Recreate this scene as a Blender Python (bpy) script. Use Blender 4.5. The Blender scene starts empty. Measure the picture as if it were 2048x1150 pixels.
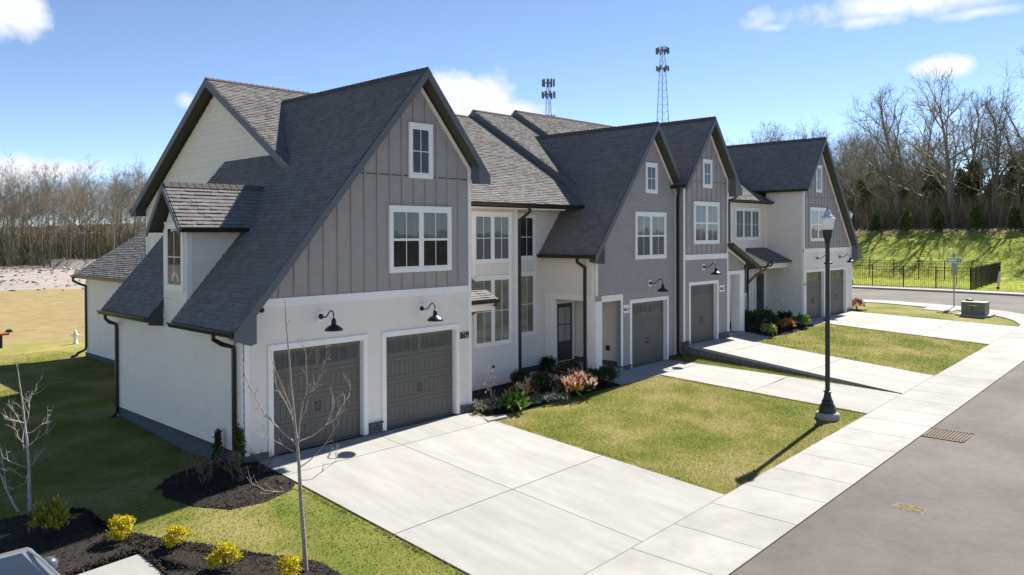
import bpy, math, random
import numpy as np
from mathutils import Vector, Matrix
random.seed(7); RNG = np.random.default_rng(7)
scene = bpy.context.scene
COL = scene.collection

# ------------------------------------------------------------------ camera
FPX, YAW, PIT, ROLL, CYPX = 1562.74, 0.75988, 0.010858, -0.0043457, -88.093
CAM = Vector((-8.6867, -16.7137, 5.0901))
_fw = Vector((math.cos(YAW)*math.cos(PIT), math.sin(YAW)*math.cos(PIT), -math.sin(PIT)))
_rt = Vector((math.sin(YAW), -math.cos(YAW), 0)); _up = _rt.cross(_fw)
_r2 = _rt*math.cos(ROLL) + _up*math.sin(ROLL); _u2 = -_rt*math.sin(ROLL) + _up*math.cos(ROLL)
cd = bpy.data.cameras.new('camera'); co = bpy.data.objects.new('camera', cd); COL.objects.link(co)
cd.sensor_fit = 'HORIZONTAL'; cd.sensor_width = 36.0; cd.lens = FPX/2048*36
cd.shift_y = CYPX/2048; cd.clip_start = 0.1; cd.clip_end = 4000
m = Matrix((( _r2.x, _u2.x, -_fw.x, CAM.x), (_r2.y, _u2.y, -_fw.y, CAM.y), (_r2.z, _u2.z, -_fw.z, CAM.z), (0, 0, 0, 1)))
co.matrix_world = m
scene.camera = co
def ray(px, py):
    return (_fw + _r2*((px-1024)/FPX) - _u2*((py-575-CYPX)/FPX))
def at(px, py, axis, val):
    d = ray(px, py); t = (val-CAM[axis])/d[axis]; return CAM + d*t

# ------------------------------------------------------------------ world, sun, exposure
SUN_AZ, SUN_EL = math.radians(5.2), math.radians(44.0)      # azimuth from +X towards +Y
SDIR = Vector((math.cos(SUN_EL)*math.cos(SUN_AZ), math.cos(SUN_EL)*math.sin(SUN_AZ), math.sin(SUN_EL)))
w = bpy.data.worlds.new('World'); scene.world = w; w.use_nodes = True
nt = w.node_tree; nt.nodes.clear(); NN = nt.nodes.new; LK = nt.links.new
sky = NN('ShaderNodeTexSky'); sky.sky_type = 'NISHITA'; sky.sun_disc = False
sky.sun_elevation = SUN_EL; sky.sun_rotation = math.pi/2 - SUN_AZ
sky.altitude = 2500; sky.air_density = 0.70; sky.dust_density = 0.03; sky.ozone_density = 0.8
bg = NN('ShaderNodeBackground'); bg.inputs[1].default_value = 0.088
LK(sky.outputs[0], bg.inputs[0])
tc = NN('ShaderNodeTexCoord')
nz = NN('ShaderNodeTexNoise'); nz.inputs['Scale'].default_value = 15; nz.inputs['Detail'].default_value = 10; nz.inputs['Roughness'].default_value = 0.58
LK(tc.outputs['Generated'], nz.inputs['Vector'])
def wmath(op, a, b=None, clamp=False):
    n = NN('ShaderNodeMath'); n.operation = op; n.use_clamp = clamp
    for i, v in enumerate((a, b)):
        if v is None: continue
        if hasattr(v, 'is_linked') or hasattr(v, 'links'): LK(v, n.inputs[i])
        else: n.inputs[i].default_value = v
    return n.outputs[0]
def wdot(v):
    n = NN('ShaderNodeVectorMath'); n.operation = 'DOT_PRODUCT'; LK(tc.outputs['Generated'], n.inputs[0]); n.inputs[1].default_value = v; return n.outputs['Value']
# cumulus scraps: direction (by photo pixel), half width and half height in radians, density
clouds = [(1800, 5, .150, .022, .8), (1735, 42, .06, .012, .6), (1960, 25, .05, .008, .5), (1880, 133, .036, .012, .85), (935, 195, .075, .042, 1.1), (1040, 222, .05, .018, .9),
          (30, 20, .050, .030, .95), (95, 340, .062, .017, .8), (20, 358, .045, .012, .7), (372, 200, .014, .012, .5), (1550, 55, .018, .006, .4),
          (-500, 120, .12, .035, 1.0), (-800, 330, .2, .03, .9), (2600, 150, .16, .03, 1.0), (2500, 330, .2, .02, .8), (700, -420, .14, .035, 1.0)]
mask = None
for (px, py, a, b, dens) in clouds:
    c = ray(px, py).normalized(); u = Vector((0, 0, 1)).cross(c).normalized(); v = c.cross(u)
    du = wmath('DIVIDE', wdot(u), a); dv = wmath('DIVIDE', wdot(v), b)
    e = wmath('SQRT', wmath('ADD', wmath('MULTIPLY', du, du), wmath('MULTIPLY', dv, dv)))
    front = wmath('GREATER_THAN', wdot(c), 0.3)
    s = wmath('SUBTRACT', 1.0, wmath('ADD', e, wmath('MULTIPLY', wmath('SUBTRACT', nz.outputs['Fac'], 0.5), 2.2)))
    s = wmath('MULTIPLY', wmath('MULTIPLY', s, 1.9*dens, True), front)
    mask = s if mask is None else wmath('MAXIMUM', mask, s)
mask = wmath('MULTIPLY', mask, .96)
bg2 = NN('ShaderNodeBackground'); bg2.inputs[0].default_value = (.93, .95, 1, 1); bg2.inputs[1].default_value = 0.48
mx = NN('ShaderNodeMixShader'); LK(mask, mx.inputs[0]); LK(bg.outputs[0], mx.inputs[1]); LK(bg2.outputs[0], mx.inputs[2])
wo = NN('ShaderNodeOutputWorld'); LK(mx.outputs[0], wo.inputs[0])

sl = bpy.data.lights.new('sun', 'SUN'); sl.energy = 5.0; sl.angle = math.radians(0.53); sl.color = (1, .94, .845)
so = bpy.data.objects.new('sun', sl); COL.objects.link(so); so.location = (30, 0, 40)
so.rotation_euler = SDIR.to_track_quat('Z', 'Y').to_euler()
vs = scene.view_settings; vs.view_transform = 'Standard'; vs.look = 'None'; vs.gamma = 1.0; vs.use_curve_mapping = False; vs.exposure = 1.17
scene.cycles.max_bounces = 6; scene.cycles.diffuse_bounces = 3; scene.cycles.glossy_bounces = 3; scene.cycles.transparent_max_bounces = 12
scene.cycles.use_denoising = True

# ------------------------------------------------------------------ materials
MATS = {}
def mat(name, base, rough=.8, var=.12, scale=4.0, detail=4, bump=0.0, bscale=40, metallic=0, spec=.3, base2=None, attr=None, rnd=0.0, stretch=None, scale2=None):
    """procedural material: base colour mottled with noise (second colour base2), optional per-piece variation"""
    if name in MATS: return MATS[name]
    mm = bpy.data.materials.new(name); mm.use_nodes = True; t = mm.node_tree; N = t.nodes.new; L = t.links.new
    p = t.nodes['Principled BSDF']; p.inputs['Roughness'].default_value = rough; p.inputs['Metallic'].default_value = metallic; p.inputs['Specular IOR Level'].default_value = spec
    geo = N('ShaderNodeNewGeometry'); pos = geo.outputs['Position']
    if stretch:
        mp = N('ShaderNodeMapping'); mp.inputs['Scale'].default_value = stretch; L(pos, mp.inputs['Vector']); pos = mp.outputs[0]
    n1 = N('ShaderNodeTexNoise'); n1.inputs['Scale'].default_value = scale; n1.inputs['Detail'].default_value = detail; n1.inputs['Roughness'].default_value = .6; L(pos, n1.inputs['Vector'])
    r = N('ShaderNodeValToRGB'); b2 = base2 if base2 else tuple(c*(1-var) for c in base); b1 = base if base2 else tuple(min(1, c*(1+var)) for c in base)
    r.color_ramp.elements[0].position = .34; r.color_ramp.elements[0].color = (*b2, 1); r.color_ramp.elements[1].position = .66; r.color_ramp.elements[1].color = (*b1, 1)
    L(n1.outputs['Fac'], r.inputs['Fac']); out = r.outputs['Color']
    def vmul(col, fac):
        h = N('ShaderNodeHueSaturation'); L(col, h.inputs['Color']); L(fac, h.inputs['Value']); return h.outputs['Color']
    def mth(op, a, b, c=None):
        n = N('ShaderNodeMath'); n.operation = op
        for i, v in enumerate((a, b, c)):
            if v is None: continue
            if hasattr(v, 'links'): L(v, n.inputs[i])
            else: n.inputs[i].default_value = v
        return n.outputs[0]
    if scale2:
        n2 = N('ShaderNodeTexNoise'); n2.inputs['Scale'].default_value = scale2[0]; n2.inputs['Detail'].default_value = 3; L(geo.outputs['Position'], n2.inputs['Vector'])
        out = vmul(out, mth('MULTIPLY_ADD', n2.outputs['Fac'], 2*scale2[1], 1-scale2[1]))
    if attr:
        a = N('ShaderNodeAttribute'); a.attribute_name = 'var'
        out = vmul(out, mth('MULTIPLY_ADD', a.outputs['Fac'], 2*attr, 1-attr))
    if rnd:
        oi = N('ShaderNodeObjectInfo'); out = vmul(out, mth('MULTIPLY_ADD', oi.outputs['Random'], 2*rnd, 1-rnd))
    L(out, p.inputs['Base Color'])
    if bump:
        nb = N('ShaderNodeTexNoise'); nb.inputs['Scale'].default_value = bscale; nb.inputs['Detail'].default_value = 5; L(pos, nb.inputs['Vector'])
        bp = N('ShaderNodeBump'); bp.inputs['Strength'].default_value = bump; bp.inputs['Distance'].default_value = .02; L(nb.outputs['Fac'], bp.inputs['Height']); L(bp.outputs[0], p.inputs['Normal'])
    MATS[name] = mm; return mm

M_WHITE = mat('white trim paint', (.90, .855, .795), .45, .03, 6)
M_CREAM = mat('cream siding paint', (.83, .745, .655), .6, .03, 3, rnd=.012, scale2=(.5, .03))
M_GREY = mat('warm grey siding paint', (.355, .317, .292), .6, .05, 3, rnd=.025, scale2=(.5, .05))
M_SHING = mat('asphalt shingle', (.212, .202, .197), .97, .12, 60, bump=.5, bscale=220, spec=.04, attr=.12, scale2=(.35, .10))
M_CAP = mat('ridge shingle', (.12, .105, .10), .95, .2, 40, spec=.06, bump=.5, bscale=200)
M_DARK = mat('charcoal fascia paint', (.055, .058, .066), .5, .08, 5)
M_RAKE = mat('slate rake board paint', (.13, .135, .15), .55, .06, 5)
M_SOFF = mat('dark soffit', (.075, .072, .058), .7, .15, 8, stretch=(1, 1, 6))
M_GUT = mat('dark bronze gutter metal', (.035, .034, .034), .32, .1, 8, metallic=.3, spec=.5)
M_DOOR = mat('taupe garage door paint', (.14, .127, .11), .5, .05, 4, stretch=(1, 1, 8))
M_GROOVE = mat('taupe garage door panel', (.12, .11, .097), .5, .05, 4)
M_STONE = mat('dark ledge stone', (.115, .112, .112), .85, .4, 9, bump=.6, bscale=30, rnd=.3)
M_FOUND = mat('painted foundation block', (.10, .11, .125), .9, .2, 12, bump=.5, bscale=40)
M_BLACK = mat('black metal', (.012, .012, .014), .35, .1, 10, spec=.5)
M_INT = mat('dark panel painted as dim room', (.075, .075, .07), .9, .3, 2)  # flat panel behind the panes; the room's shade is in its colour
M_CURT = mat('pale curtain', (.40, .41, .40), .9, .12, 3, stretch=(14, 14, .3)); M_BLIND = mat('white door blind', (.78, .78, .76), .8, .03, 3); M_GBACK = mat('pale garage window backing', (.27, .255, .23), .9, .15, 3); M_WARM = mat('tan panel painted as lit room', (.46, .40, .30), .9, .35, 1.2)  # M_WARM: flat panel with the room's warm light put into the tan
M_WOOD = mat('cedar bracket', (.36, .17, .06), .6, .2, 12, stretch=(1, 1, 8))
M_FDOOR = mat('grey front door paint', (.07, .07, .07), .4, .05, 4)
M_CONC = mat('broom finished concrete', (.33, .325, .31), .88, .10, 1.1, 8, bump=.2, bscale=120, rnd=.05, stretch=(2.2, .45, 1), scale2=(3, .05))
M_WALK = mat('pavement concrete', (.322, .315, .30), .88, .13, .9, 8, bump=.2, bscale=120, rnd=.09, scale2=(5, .07))
M_JOINT = mat('joint filler', (.16, .155, .145), .95, .2, 8)
M_ASPH = mat('worn asphalt', (.125, .112, .103), .9, .26, .3, 9, bump=.5, bscale=140, scale2=(7, .16))
M_MULCH = mat('black mulch', (.022, .017, .014), .95, .5, 18, bump=1.0, bscale=45)
M_CHIP = mat('mulch chips', (.04, .028, .02), .95, .4, 30, attr=.7)
def glass_mat():
    mm = bpy.data.materials.new('window glass'); mm.use_nodes = True; t = mm.node_tree; N = t.nodes.new; L = t.links.new
    t.nodes.remove(t.nodes['Principled BSDF']); o = t.nodes['Material Output']
    tr = N('ShaderNodeBsdfTransparent'); tr.inputs[0].default_value = (.78, .8, .8, 1)
    gl = N('ShaderNodeBsdfGlossy'); gl.inputs['Roughness'].default_value = .015; gl.inputs[0].default_value = (.92, .96, 1, 1)
    geo = N('ShaderNodeNewGeometry'); nb = N('ShaderNodeTexNoise'); nb.inputs['Scale'].default_value = 1.6; L(geo.outputs['Position'], nb.inputs['Vector'])
    bp = N('ShaderNodeBump'); bp.inputs['Strength'].default_value = .06; bp.inputs['Distance'].default_value = .05; L(nb.outputs['Fac'], bp.inputs['Height']); L(bp.outputs[0], gl.inputs['Normal'])
    lw = N('ShaderNodeFresnel'); lw.inputs['IOR'].default_value = 1.5
    ms = N('ShaderNodeMixShader'); L(lw.outputs[0], ms.inputs[0]); L(tr.outputs[0], ms.inputs[1]); L(gl.outputs[0], ms.inputs[2]); L(ms.outputs[0], o.inputs[0])
    return mm
M_GLASS = glass_mat()

# ------------------------------------------------------------------ mesh helpers
class MB:
    def __init__(self): self.v = []; self.f = []; self.a = []
    def add(self, vs, fs, var=None):
        o = len(self.v); self.v += [tuple(p) for p in vs]; self.f += [tuple(i+o for i in q) for q in fs]
        self.a += [0.5 if var is None else var]*len(fs)
    def box(self, x0, x1, y0, y1, z0, z1):
        if x0 > x1: x0, x1 = x1, x0
        if y0 > y1: y0, y1 = y1, y0
        if z0 > z1: z0, z1 = z1, z0
        self.add([(x0,y0,z0),(x1,y0,z0),(x1,y1,z0),(x0,y1,z0),(x0,y0,z1),(x1,y0,z1),(x1,y1,z1),(x0,y1,z1)],
                 [(0,3,2,1),(4,5,6,7),(0,1,5,4),(1,2,6,5),(2,3,7,6),(3,0,4,7)]); return self
    def prism(self, F, poly, w0, w1, tilt=None, var=None):
        """polygon in frame F's plane, from depth w0 to w1 along the normal; tilt(u,v) adds to w1"""
        n = len(poly)
        if n < 3: return self
        ar = sum(poly[i][0]*poly[(i+1)%n][1]-poly[(i+1)%n][0]*poly[i][1] for i in range(n))
        if abs(ar) < 1e-5: return self
        if ar < 0: poly = poly[::-1]
        vs = [F.p(u, v, w0) for u, v in poly] + [F.p(u, v, w1+(tilt(u, v) if tilt else 0)) for u, v in poly]
        self.add(vs, [tuple(range(n-1, -1, -1)), tuple(range(n, 2*n))] + [(i, (i+1) % n, n+(i+1) % n, n+i) for i in range(n)], var); return self
    def tube(self, pts, rad, n=8, square=False, cap=True):
        pts = [Vector(p) for p in pts]; k = len(pts)
        rs = rad if isinstance(rad, (list, tuple)) else [rad]*k
        base = len(self.v); t0 = (pts[1]-pts[0]).normalized()
        ref = Vector((0, 0, 1)) if abs(t0.z) < .9 else Vector((1, 0, 0))
        for i, p in enumerate(pts):
            d = ((pts[i]-pts[i-1]).normalized() if i else Vector()) + ((pts[i+1]-pts[i]).normalized() if i < k-1 else Vector())
            d = d.normalized() if d.length > 1e-6 else t0
            a = ref.cross(d)
            if a.length < 1e-4: a = Vector((1, 0, 0)).cross(d) if abs(d.x) < .9 else Vector((0, 1, 0)).cross(d)
            a.normalize(); b = d.cross(a)
            for j in range(n):
                th = 2*math.pi*(j+(.5 if square else 0))/n; self.v.append(tuple(p + (a*math.cos(th)+b*math.sin(th))*rs[i]))
        for i in range(k-1):
            for j in range(n):
                self.f.append((base+i*n+j, base+i*n+(j+1) % n, base+(i+1)*n+(j+1) % n, base+(i+1)*n+j)); self.a.append(.5)
        if cap:
            self.f.append(tuple(base+j for j in range(n-1, -1, -1))); self.f.append(tuple(base+(k-1)*n+j for j in range(n))); self.a += [.5, .5]
        return self
    def lathe(self, c, prof, n=20):
        """prof: (radius, z) from bottom to top round the vertical axis through c"""
        base = len(self.v)
        for r, z in prof:
            for j in range(n):
                th = 2*math.pi*j/n; self.v.append((c[0]+r*math.cos(th), c[1]+r*math.sin(th), c[2]+z))
        for i in range(len(prof)-1):
            for j in range(n):
                self.f.append((base+i*n+j, base+i*n+(j+1) % n, base+(i+1)*n+(j+1) % n, base+(i+1)*n+j)); self.a.append(.5)
        self.f.append(tuple(base+j for j in range(n-1, -1, -1))); self.f.append(tuple(base+(len(prof)-1)*n+j for j in range(n))); self.a += [.5, .5]
        return self
    def build(self, name, material, parent=None, smooth=False, var=False, kind=None):
        me = bpy.data.meshes.new(name); me.from_pydata(self.v, [], self.f); me.materials.append(material)
        if var:
            at_ = me.attributes.new('var', 'FLOAT', 'FACE'); at_.data.foreach_set('value', np.array(self.a, dtype=np.float32))
        if smooth: me.polygons.foreach_set('use_smooth', [True]*len(me.polygons))
        me.update(); return link(name, me, parent, kind)
def link(name, me, parent=None, kind=None):
    o = bpy.data.objects.new(name, me); COL.objects.link(o)
    if parent is not None: adopt(o, parent)
    if kind: o['kind'] = kind
    return o
WORLD = {}
def wmat(o):
    m_ = o.matrix_parent_inverse @ o.matrix_basis
    return wmat(o.parent) @ m_ if o.parent else o.matrix_basis.copy()
def adopt(o, p):
    o.parent = p; o.matrix_parent_inverse = wmat(p).inverted()
def thing(name, label, cat, loc, group=None):
    o = bpy.data.objects.new(name, None); COL.objects.link(o); o.location = loc; o.empty_display_size = .3
    return tag(o, label, cat, group)
def tag(o, label, cat, group=None):
    o['label'] = label; o['category'] = cat
    if group: o['group'] = group
    return o
def struct(o):
    o['kind'] = 'structure'; return o
def copy_tree(o, parent=None):
    c = o.copy(); COL.objects.link(c)
    if parent is not None: c.parent = parent
    for ch in list(o.children): copy_tree(ch, c)
    return c

class Frame:
    def __init__(self, O, U, V):
        self.O = Vector(O); self.U = Vector(U).normalized(); self.V = Vector(V).normalized(); self.N = self.U.cross(self.V)
    def p(self, u, v, w=0): return self.O + self.U*u + self.V*v + self.N*w
def front(y): return Frame((0, y, 0), (1, 0, 0), (0, 0, 1))          # u = x, v = z, faces the street
def leftw(x): return Frame((x, 0, 0), (0, -1, 0), (0, 0, 1))         # u = -y, v = z, faces -x
def rightw(x): return Frame((x, 0, 0), (0, 1, 0), (0, 0, 1))         # u = y
def backw(y): return Frame((0, y, 0), (-1, 0, 0), (0, 0, 1))         # u = -x
def clip(poly, a, b, c):
    """keep a*u+b*v+c >= 0"""
    out = []; n = len(poly)
    for i in range(n):
        p, q = poly[i], poly[(i+1) % n]; dp = a*p[0]+b*p[1]+c; dq = a*q[0]+b*q[1]+c
        if dp >= 0: out.append(p)
        if (dp >= 0) != (dq >= 0):
            t = dp/(dp-dq); out.append((p[0]+(q[0]-p[0])*t, p[1]+(q[1]-p[1])*t))
    return out
def cliprect(poly, u0, u1, v0, v1):
    poly = clip(poly, 1, 0, -u0)
    if poly: poly = clip(poly, -1, 0, u1)
    if poly: poly = clip(poly, 0, 1, -v0)
    if poly: poly = clip(poly, 0, -1, v1)
    return poly
def area(p):
    return abs(sum(p[i][0]*p[(i+1) % len(p)][1]-p[(i+1) % len(p)][0]*p[i][1] for i in range(len(p))))/2 if len(p) > 2 else 0
# ------------------------------------------------------------------ lie of the land
def lerp(t, pts):
    if t <= pts[0][0]: return pts[0][1]
    for (a, b), (c, d) in zip(pts, pts[1:]):
        if t <= c: return b + (d-b)*(t-a)/(c-a)
    return pts[-1][1]
def smooth(t): t = min(1, max(0, t)); return t*t*(3-2*t)
def zs(x): return -.75 + .0355*(min(max(x, -40), 47)-7.1)
def zh(x):
    if x < 19.3: return lerp(x, [(-40, -1.2), (-6, -.5), (0, -.14), (7.1, -.12), (9, -.12), (13, 0), (18.2, .06), (19.3, .24)])
    return lerp(x, [(19.3, .56), (24, .6), (30, .62), (38, .64), (44, .75)])
def bump2(x, y): return math.sin(x*.31+1.3)*math.sin(y*.27+.4) + .5*math.sin(x*.83+y*.4)*math.sin(y*.71-.3*x)
def G(x, y):
    if y <= 0:
        t = min(1, -y/8.2); z = zh(x)*(1-t) + zs(x)*t
    elif x < 3.5:
        z = lerp(y, [(0, -.14), (1.5, -.32), (3, -.42), (5.3, -.28), (7.3, -.21), (14, -.25), (40, -.2)]) + .06*max(-8, min(0, x))
    else:
        z = zh(x)
        if y > 14: z = z*max(0, 1-(y-14)/8) + (-.22 if x < 30 else .7)*min(1, (y-14)/8)
    r = math.hypot(x, y)
    if y > 40 and x < 110: z += max(0, math.hypot(x*.5, y)-55)*.0135*smooth((110-x)/40)
    if x > 72:                                   # grassy bank, then a wooded rise
        z += 4.95*smooth((x-72)/19*.85+.02*math.sin(y*.2)) + max(0, min(x, 190)-93)*.085*smooth((y+15)/40)
    return z
def grid_lines(spec):
    out = []
    for a, b, s in spec:
        n = max(1, round((b-a)/s)); out += [a+(b-a)*i/n for i in range(n)]
    return out + [spec[-1][1]]
xs_ = grid_lines([(-900, -300, 150), (-300, -60, 30), (-60, -20, 5), (-20, -8, 2), (-8, 0, .8), (0, 7.1, 1.0), (7.1, 19.29, .8), (19.29, 19.31, .02), (19.31, 47, 1.0), (47, 72, 2.0), (72, 96, .8), (96, 190, 8), (190, 900, 120)])
ys_ = grid_lines([(-900, -300, 150), (-300, -40, 40), (-40, -16, 4), (-16, -8.2, 1.5), (-8.2, 0, .82), (0, 8, .8), (8, 40, 1.5), (40, 130, 6), (130, 300, 20), (300, 900, 120)])
def land_material():
    mm = bpy.data.materials.new('turf and fields'); mm.use_nodes = True; t = mm.node_tree; N = t.nodes.new; L = t.links.new
    p = t.nodes['Principled BSDF']; p.inputs['Roughness'].default_value = .95; p.inputs['Specular IOR Level'].default_value = .1
    geo = N('ShaderNodeNewGeometry'); sep = N('ShaderNodeSeparateXYZ'); L(geo.outputs['Position'], sep.inputs[0])
    def noise(sc, det=4, ro=.6, st=None):
        n = N('ShaderNodeTexNoise'); n.inputs['Scale'].default_value = sc; n.inputs['Detail'].default_value = det; n.inputs['Roughness'].default_value = ro
        if st:
            mp = N('ShaderNodeMapping'); mp.inputs['Scale'].default_value = st; L(geo.outputs['Position'], mp.inputs['Vector']); L(mp.outputs[0], n.inputs['Vector'])
        else: L(geo.outputs['Position'], n.inputs['Vector'])
        return n.outputs['Fac']
    def ramp(fac, els):
        r = N('ShaderNodeValToRGB'); cr = r.color_ramp
        while len(cr.elements) > 1: cr.elements.remove(cr.elements[-1])
        for i, (ps, c) in enumerate(els):
            e = cr.elements[0] if i == 0 else cr.elements.new(ps)
            e.position = ps; e.color = (*c, 1)
        L(fac, r.inputs['Fac']); return r.outputs['Color']
    def math_(op, a, b, c=None, clampv=False):
        n = N('ShaderNodeMath'); n.operation = op; n.use_clamp = clampv
        for i, v in enumerate((a, b, c)):
            if v is None: continue
            if hasattr(v, 'links'): L(v, n.inputs[i])
            else: n.inputs[i].default_value = v
        return n.outputs[0]
    def mix(fac, a, b):
        n = N('ShaderNodeMixRGB'); L(fac, n.inputs[0]); L(a, n.inputs[1]); L(b, n.inputs[2]); return n.outputs[0]
    def band(coord, c0, wdt, nz_amp, nzv):
        s = math_('ADD', coord, math_('MULTIPLY', math_('SUBTRACT', nzv, .5), nz_amp))
        return math_('MULTIPLY', math_('SUBTRACT', s, c0), 1/wdt, clampv=True)
    X, Y = sep.outputs['X'], sep.outputs['Y']
    patch = noise(.42, 5, .62); fine = noise(14, 4, .7)
    lawn = ramp(patch, [(.36, (.105, .14, .02)), (.49, (.175, .18, .04)), (.59, (.255, .225, .085)), (.74, (.32, .27, .13))])
    lawn = mix(math_('MULTIPLY', fine, .35), lawn, ramp(fine, [(.3, (.07, .085, .015)), (.75, (.34, .29, .13))]))
    bank = ramp(noise(.9, 6, .7, (1, 2.2, 1)), [(.30, (.14, .175, .02)), (.5, (.265, .30, .045)), (.72, (.36, .37, .08))])
    tan_ = ramp(noise(.8, 9, .78), [(.3, (.20, .155, .065)), (.55, (.285, .225, .11)), (.75, (.345, .28, .15))])
    green2 = ramp(noise(.35, 5, .6), [(.3, (.16, .18, .04)), (.6, (.30, .26, .085))])
    grav = ramp(noise(.5, 6, .75, (.35, 1.6, 1)), [(.3, (.20, .17, .145)), (.5, (.31, .275, .25)), (.75, (.40, .365, .335))])
    litter = ramp(noise(.6, 5, .7), [(.3, (.06, .045, .028)), (.7, (.14, .105, .065))])
    dirt = ramp(noise(.8, 4), [(.3, (.24, .17, .10)), (.7, (.36, .27, .17))])
    n1 = noise(.12, 3); n2 = noise(.5, 4)
    c = mix(band(Y, 21, 3, 6, n2), lawn, green2)
    c = mix(band(Y, 26, 2.5, 7, n2), c, tan_)
    c = mix(band(Y, 68, 1.5, 26, n1), c, grav)
    c = mix(band(Y, 118, 5, 18, n1), c, litter)
    c = mix(math_('MULTIPLY', math_('MULTIPLY', band(X, 57, 6, 6, n2), band(Y, -26, 4, 6, n2)), math_('SUBTRACT', 1.0, band(Y, 60, 10, 6, n2))), c, bank)
    c = mix(band(math_('MULTIPLY', Y, -1.0), 34, 4, 8, n2), c, litter)  # unseen ground behind the camera, browned for what the panes reflect
    c = mix(band(X, 88.6, .8, 3, n2), c, dirt)
    c = mix(band(X, 92.5, 2, 4, n2), c, litter)
    L(c, p.inputs['Base Color'])
    nb = noise(30, 5, .7); bp = N('ShaderNodeBump'); bp.inputs['Strength'].default_value = .6; bp.inputs['Distance'].default_value = .04; L(nb, bp.inputs['Height']); L(bp.outputs[0], p.inputs['Normal'])
    return mm
M_LAND = land_material()
def terrain_z(x, y):
    z = G(x, y)
    if 72 < x < 92: z += .13*RNG.uniform(-1, 1)*min(1, (x-72)/3) + .10*math.sin(x*1.9+math.sin(y*.7)*1.5)*math.sin(y*.55+.8)
    if y > 27 and x < 60: z += .05*bump2(x, y)
    if -10.15 > y > -23 or (44 < x < 55 and y > -30 and y < 70): z -= .05
    return z
verts = [(x, y, terrain_z(x, y)) for y in ys_ for x in xs_]
nx = len(xs_); faces = [(j*nx+i, j*nx+i+1, (j+1)*nx+i+1, (j+1)*nx+i) for j in range(len(ys_)-1) for i in range(nx-1)]
me = bpy.data.meshes.new('ground'); me.from_pydata(verts, [], faces); me.materials.append(M_LAND); me.polygons.foreach_set('use_smooth', [True]*len(faces)); me.update()
ground = struct(link('ground', me))

def sheet(name, poly, off, material, parent=None, thick=None, step=1.2, hf=None):
    """flat slab following the land: convex plan polygon, cut into a grid, with skirts"""
    hf = hf or G
    mb = MB(); x0 = min(p[0] for p in poly); x1 = max(p[0] for p in poly); y0 = min(p[1] for p in poly); y1 = max(p[1] for p in poly)
    nxx = max(1, math.ceil((x1-x0)/step)); nyy = max(1, math.ceil((y1-y0)/step))
    for i in range(nxx):
        for j in range(nyy):
            q = cliprect(poly, x0+(x1-x0)*i/nxx, x0+(x1-x0)*(i+1)/nxx, y0+(y1-y0)*j/nyy, y0+(y1-y0)*(j+1)/nyy)
            if area(q) > 1e-5: mb.add([(x, y, hf(x, y)+off) for x, y in q], [tuple(range(len(q)))])
    if thick:
        n = len(poly); ar = sum(poly[i][0]*poly[(i+1) % n][1]-poly[(i+1) % n][0]*poly[i][1] for i in range(n))
        pp = poly if ar > 0 else poly[::-1]
        for i in range(n):
            a, b = pp[i], pp[(i+1) % n]; k = max(1, int(math.dist(a, b)/step))
            for s in range(k):
                p = [a[0]+(b[0]-a[0])*s/k, a[1]+(b[1]-a[1])*s/k]; q = [a[0]+(b[0]-a[0])*(s+1)/k, a[1]+(b[1]-a[1])*(s+1)/k]
                mb.add([(p[0], p[1], hf(*p)+off-thick), (q[0], q[1], hf(*q)+off-thick), (q[0], q[1], hf(*q)+off), (p[0], p[1], hf(*p)+off)], [(0, 1, 2, 3)])
    return mb.build(name, material, parent)
def inset(quad, g):
    cx = sum(p[0] for p in quad)/4; cy = sum(p[1] for p in quad)/4
    out = []
    for x, y in quad: out.append((x+(g if x < cx else -g), y+(g if y < cy else -g)))
    return out
def slabs(name, corners, cols, rows, off, material, piece, thick=.16, hf=None):
    """driveway: corners house-left, house-right, street-right, street-left; split at the fractions cols, rows into slabs"""
    A, B, C, D = corners
    def P(s, t):
        return (A[0]*(1-s)*(1-t)+B[0]*s*(1-t)+C[0]*s*t+D[0]*(1-s)*t, A[1]*(1-s)*(1-t)+B[1]*s*(1-t)+C[1]*s*t+D[1]*(1-s)*t)
    base = struct(sheet(name, inset([A, B, C, D], .01), off-.03, M_JOINT, None, thick, hf=hf))
    for s0, s1 in zip(cols, cols[1:]):
        for t0, t1 in zip(rows, rows[1:]):
            sheet(piece, inset([P(s0, t0), P(s1, t0), P(s1, t1), P(s0, t1)], .009), off, material, base, .1, hf=hf)
    return base

# road and cross street
road_poly = [(-60, -10.12), (-60, -30), (54.4, -30), (54.4, -10.12)]
def Groad(x, y): return zs(x) if y < -8.2 else G(x, y)
mb = MB()
road = struct(sheet('road', road_poly, .012, M_ASPH, None, None, 3.0, hf=Groad))
corner = [(42.9+1.6*0, 60)]
# rounded corner: road also covers the cross street x 43.6..54.4, y > -10.12, with a filleted corner
arc = []
R_ = 7.2; ccx, ccy = 44.0-R_, -10.12+R_
cross = struct(sheet('cross_street', [(44.0, -10.12), (54.4, -10.12), (54.4, 62), (44.0, 62)], .016, M_ASPH, None, None, 3.0))
mb = MB(); pts = [(ccx+R_*math.cos(a), ccy+R_*math.sin(a)) for a in [math.radians(-90+9*i) for i in range(11)]]
for p, q in zip(pts, pts[1:]):
    mb.add([(p[0], p[1], G(*p)+.016), (44.0, -10.12, G(44.0, -10.12)+.016), (q[0], q[1], G(*q)+.016)], [(0, 1, 2)])
struct(mb.build('street_corner', M_ASPH))
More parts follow.
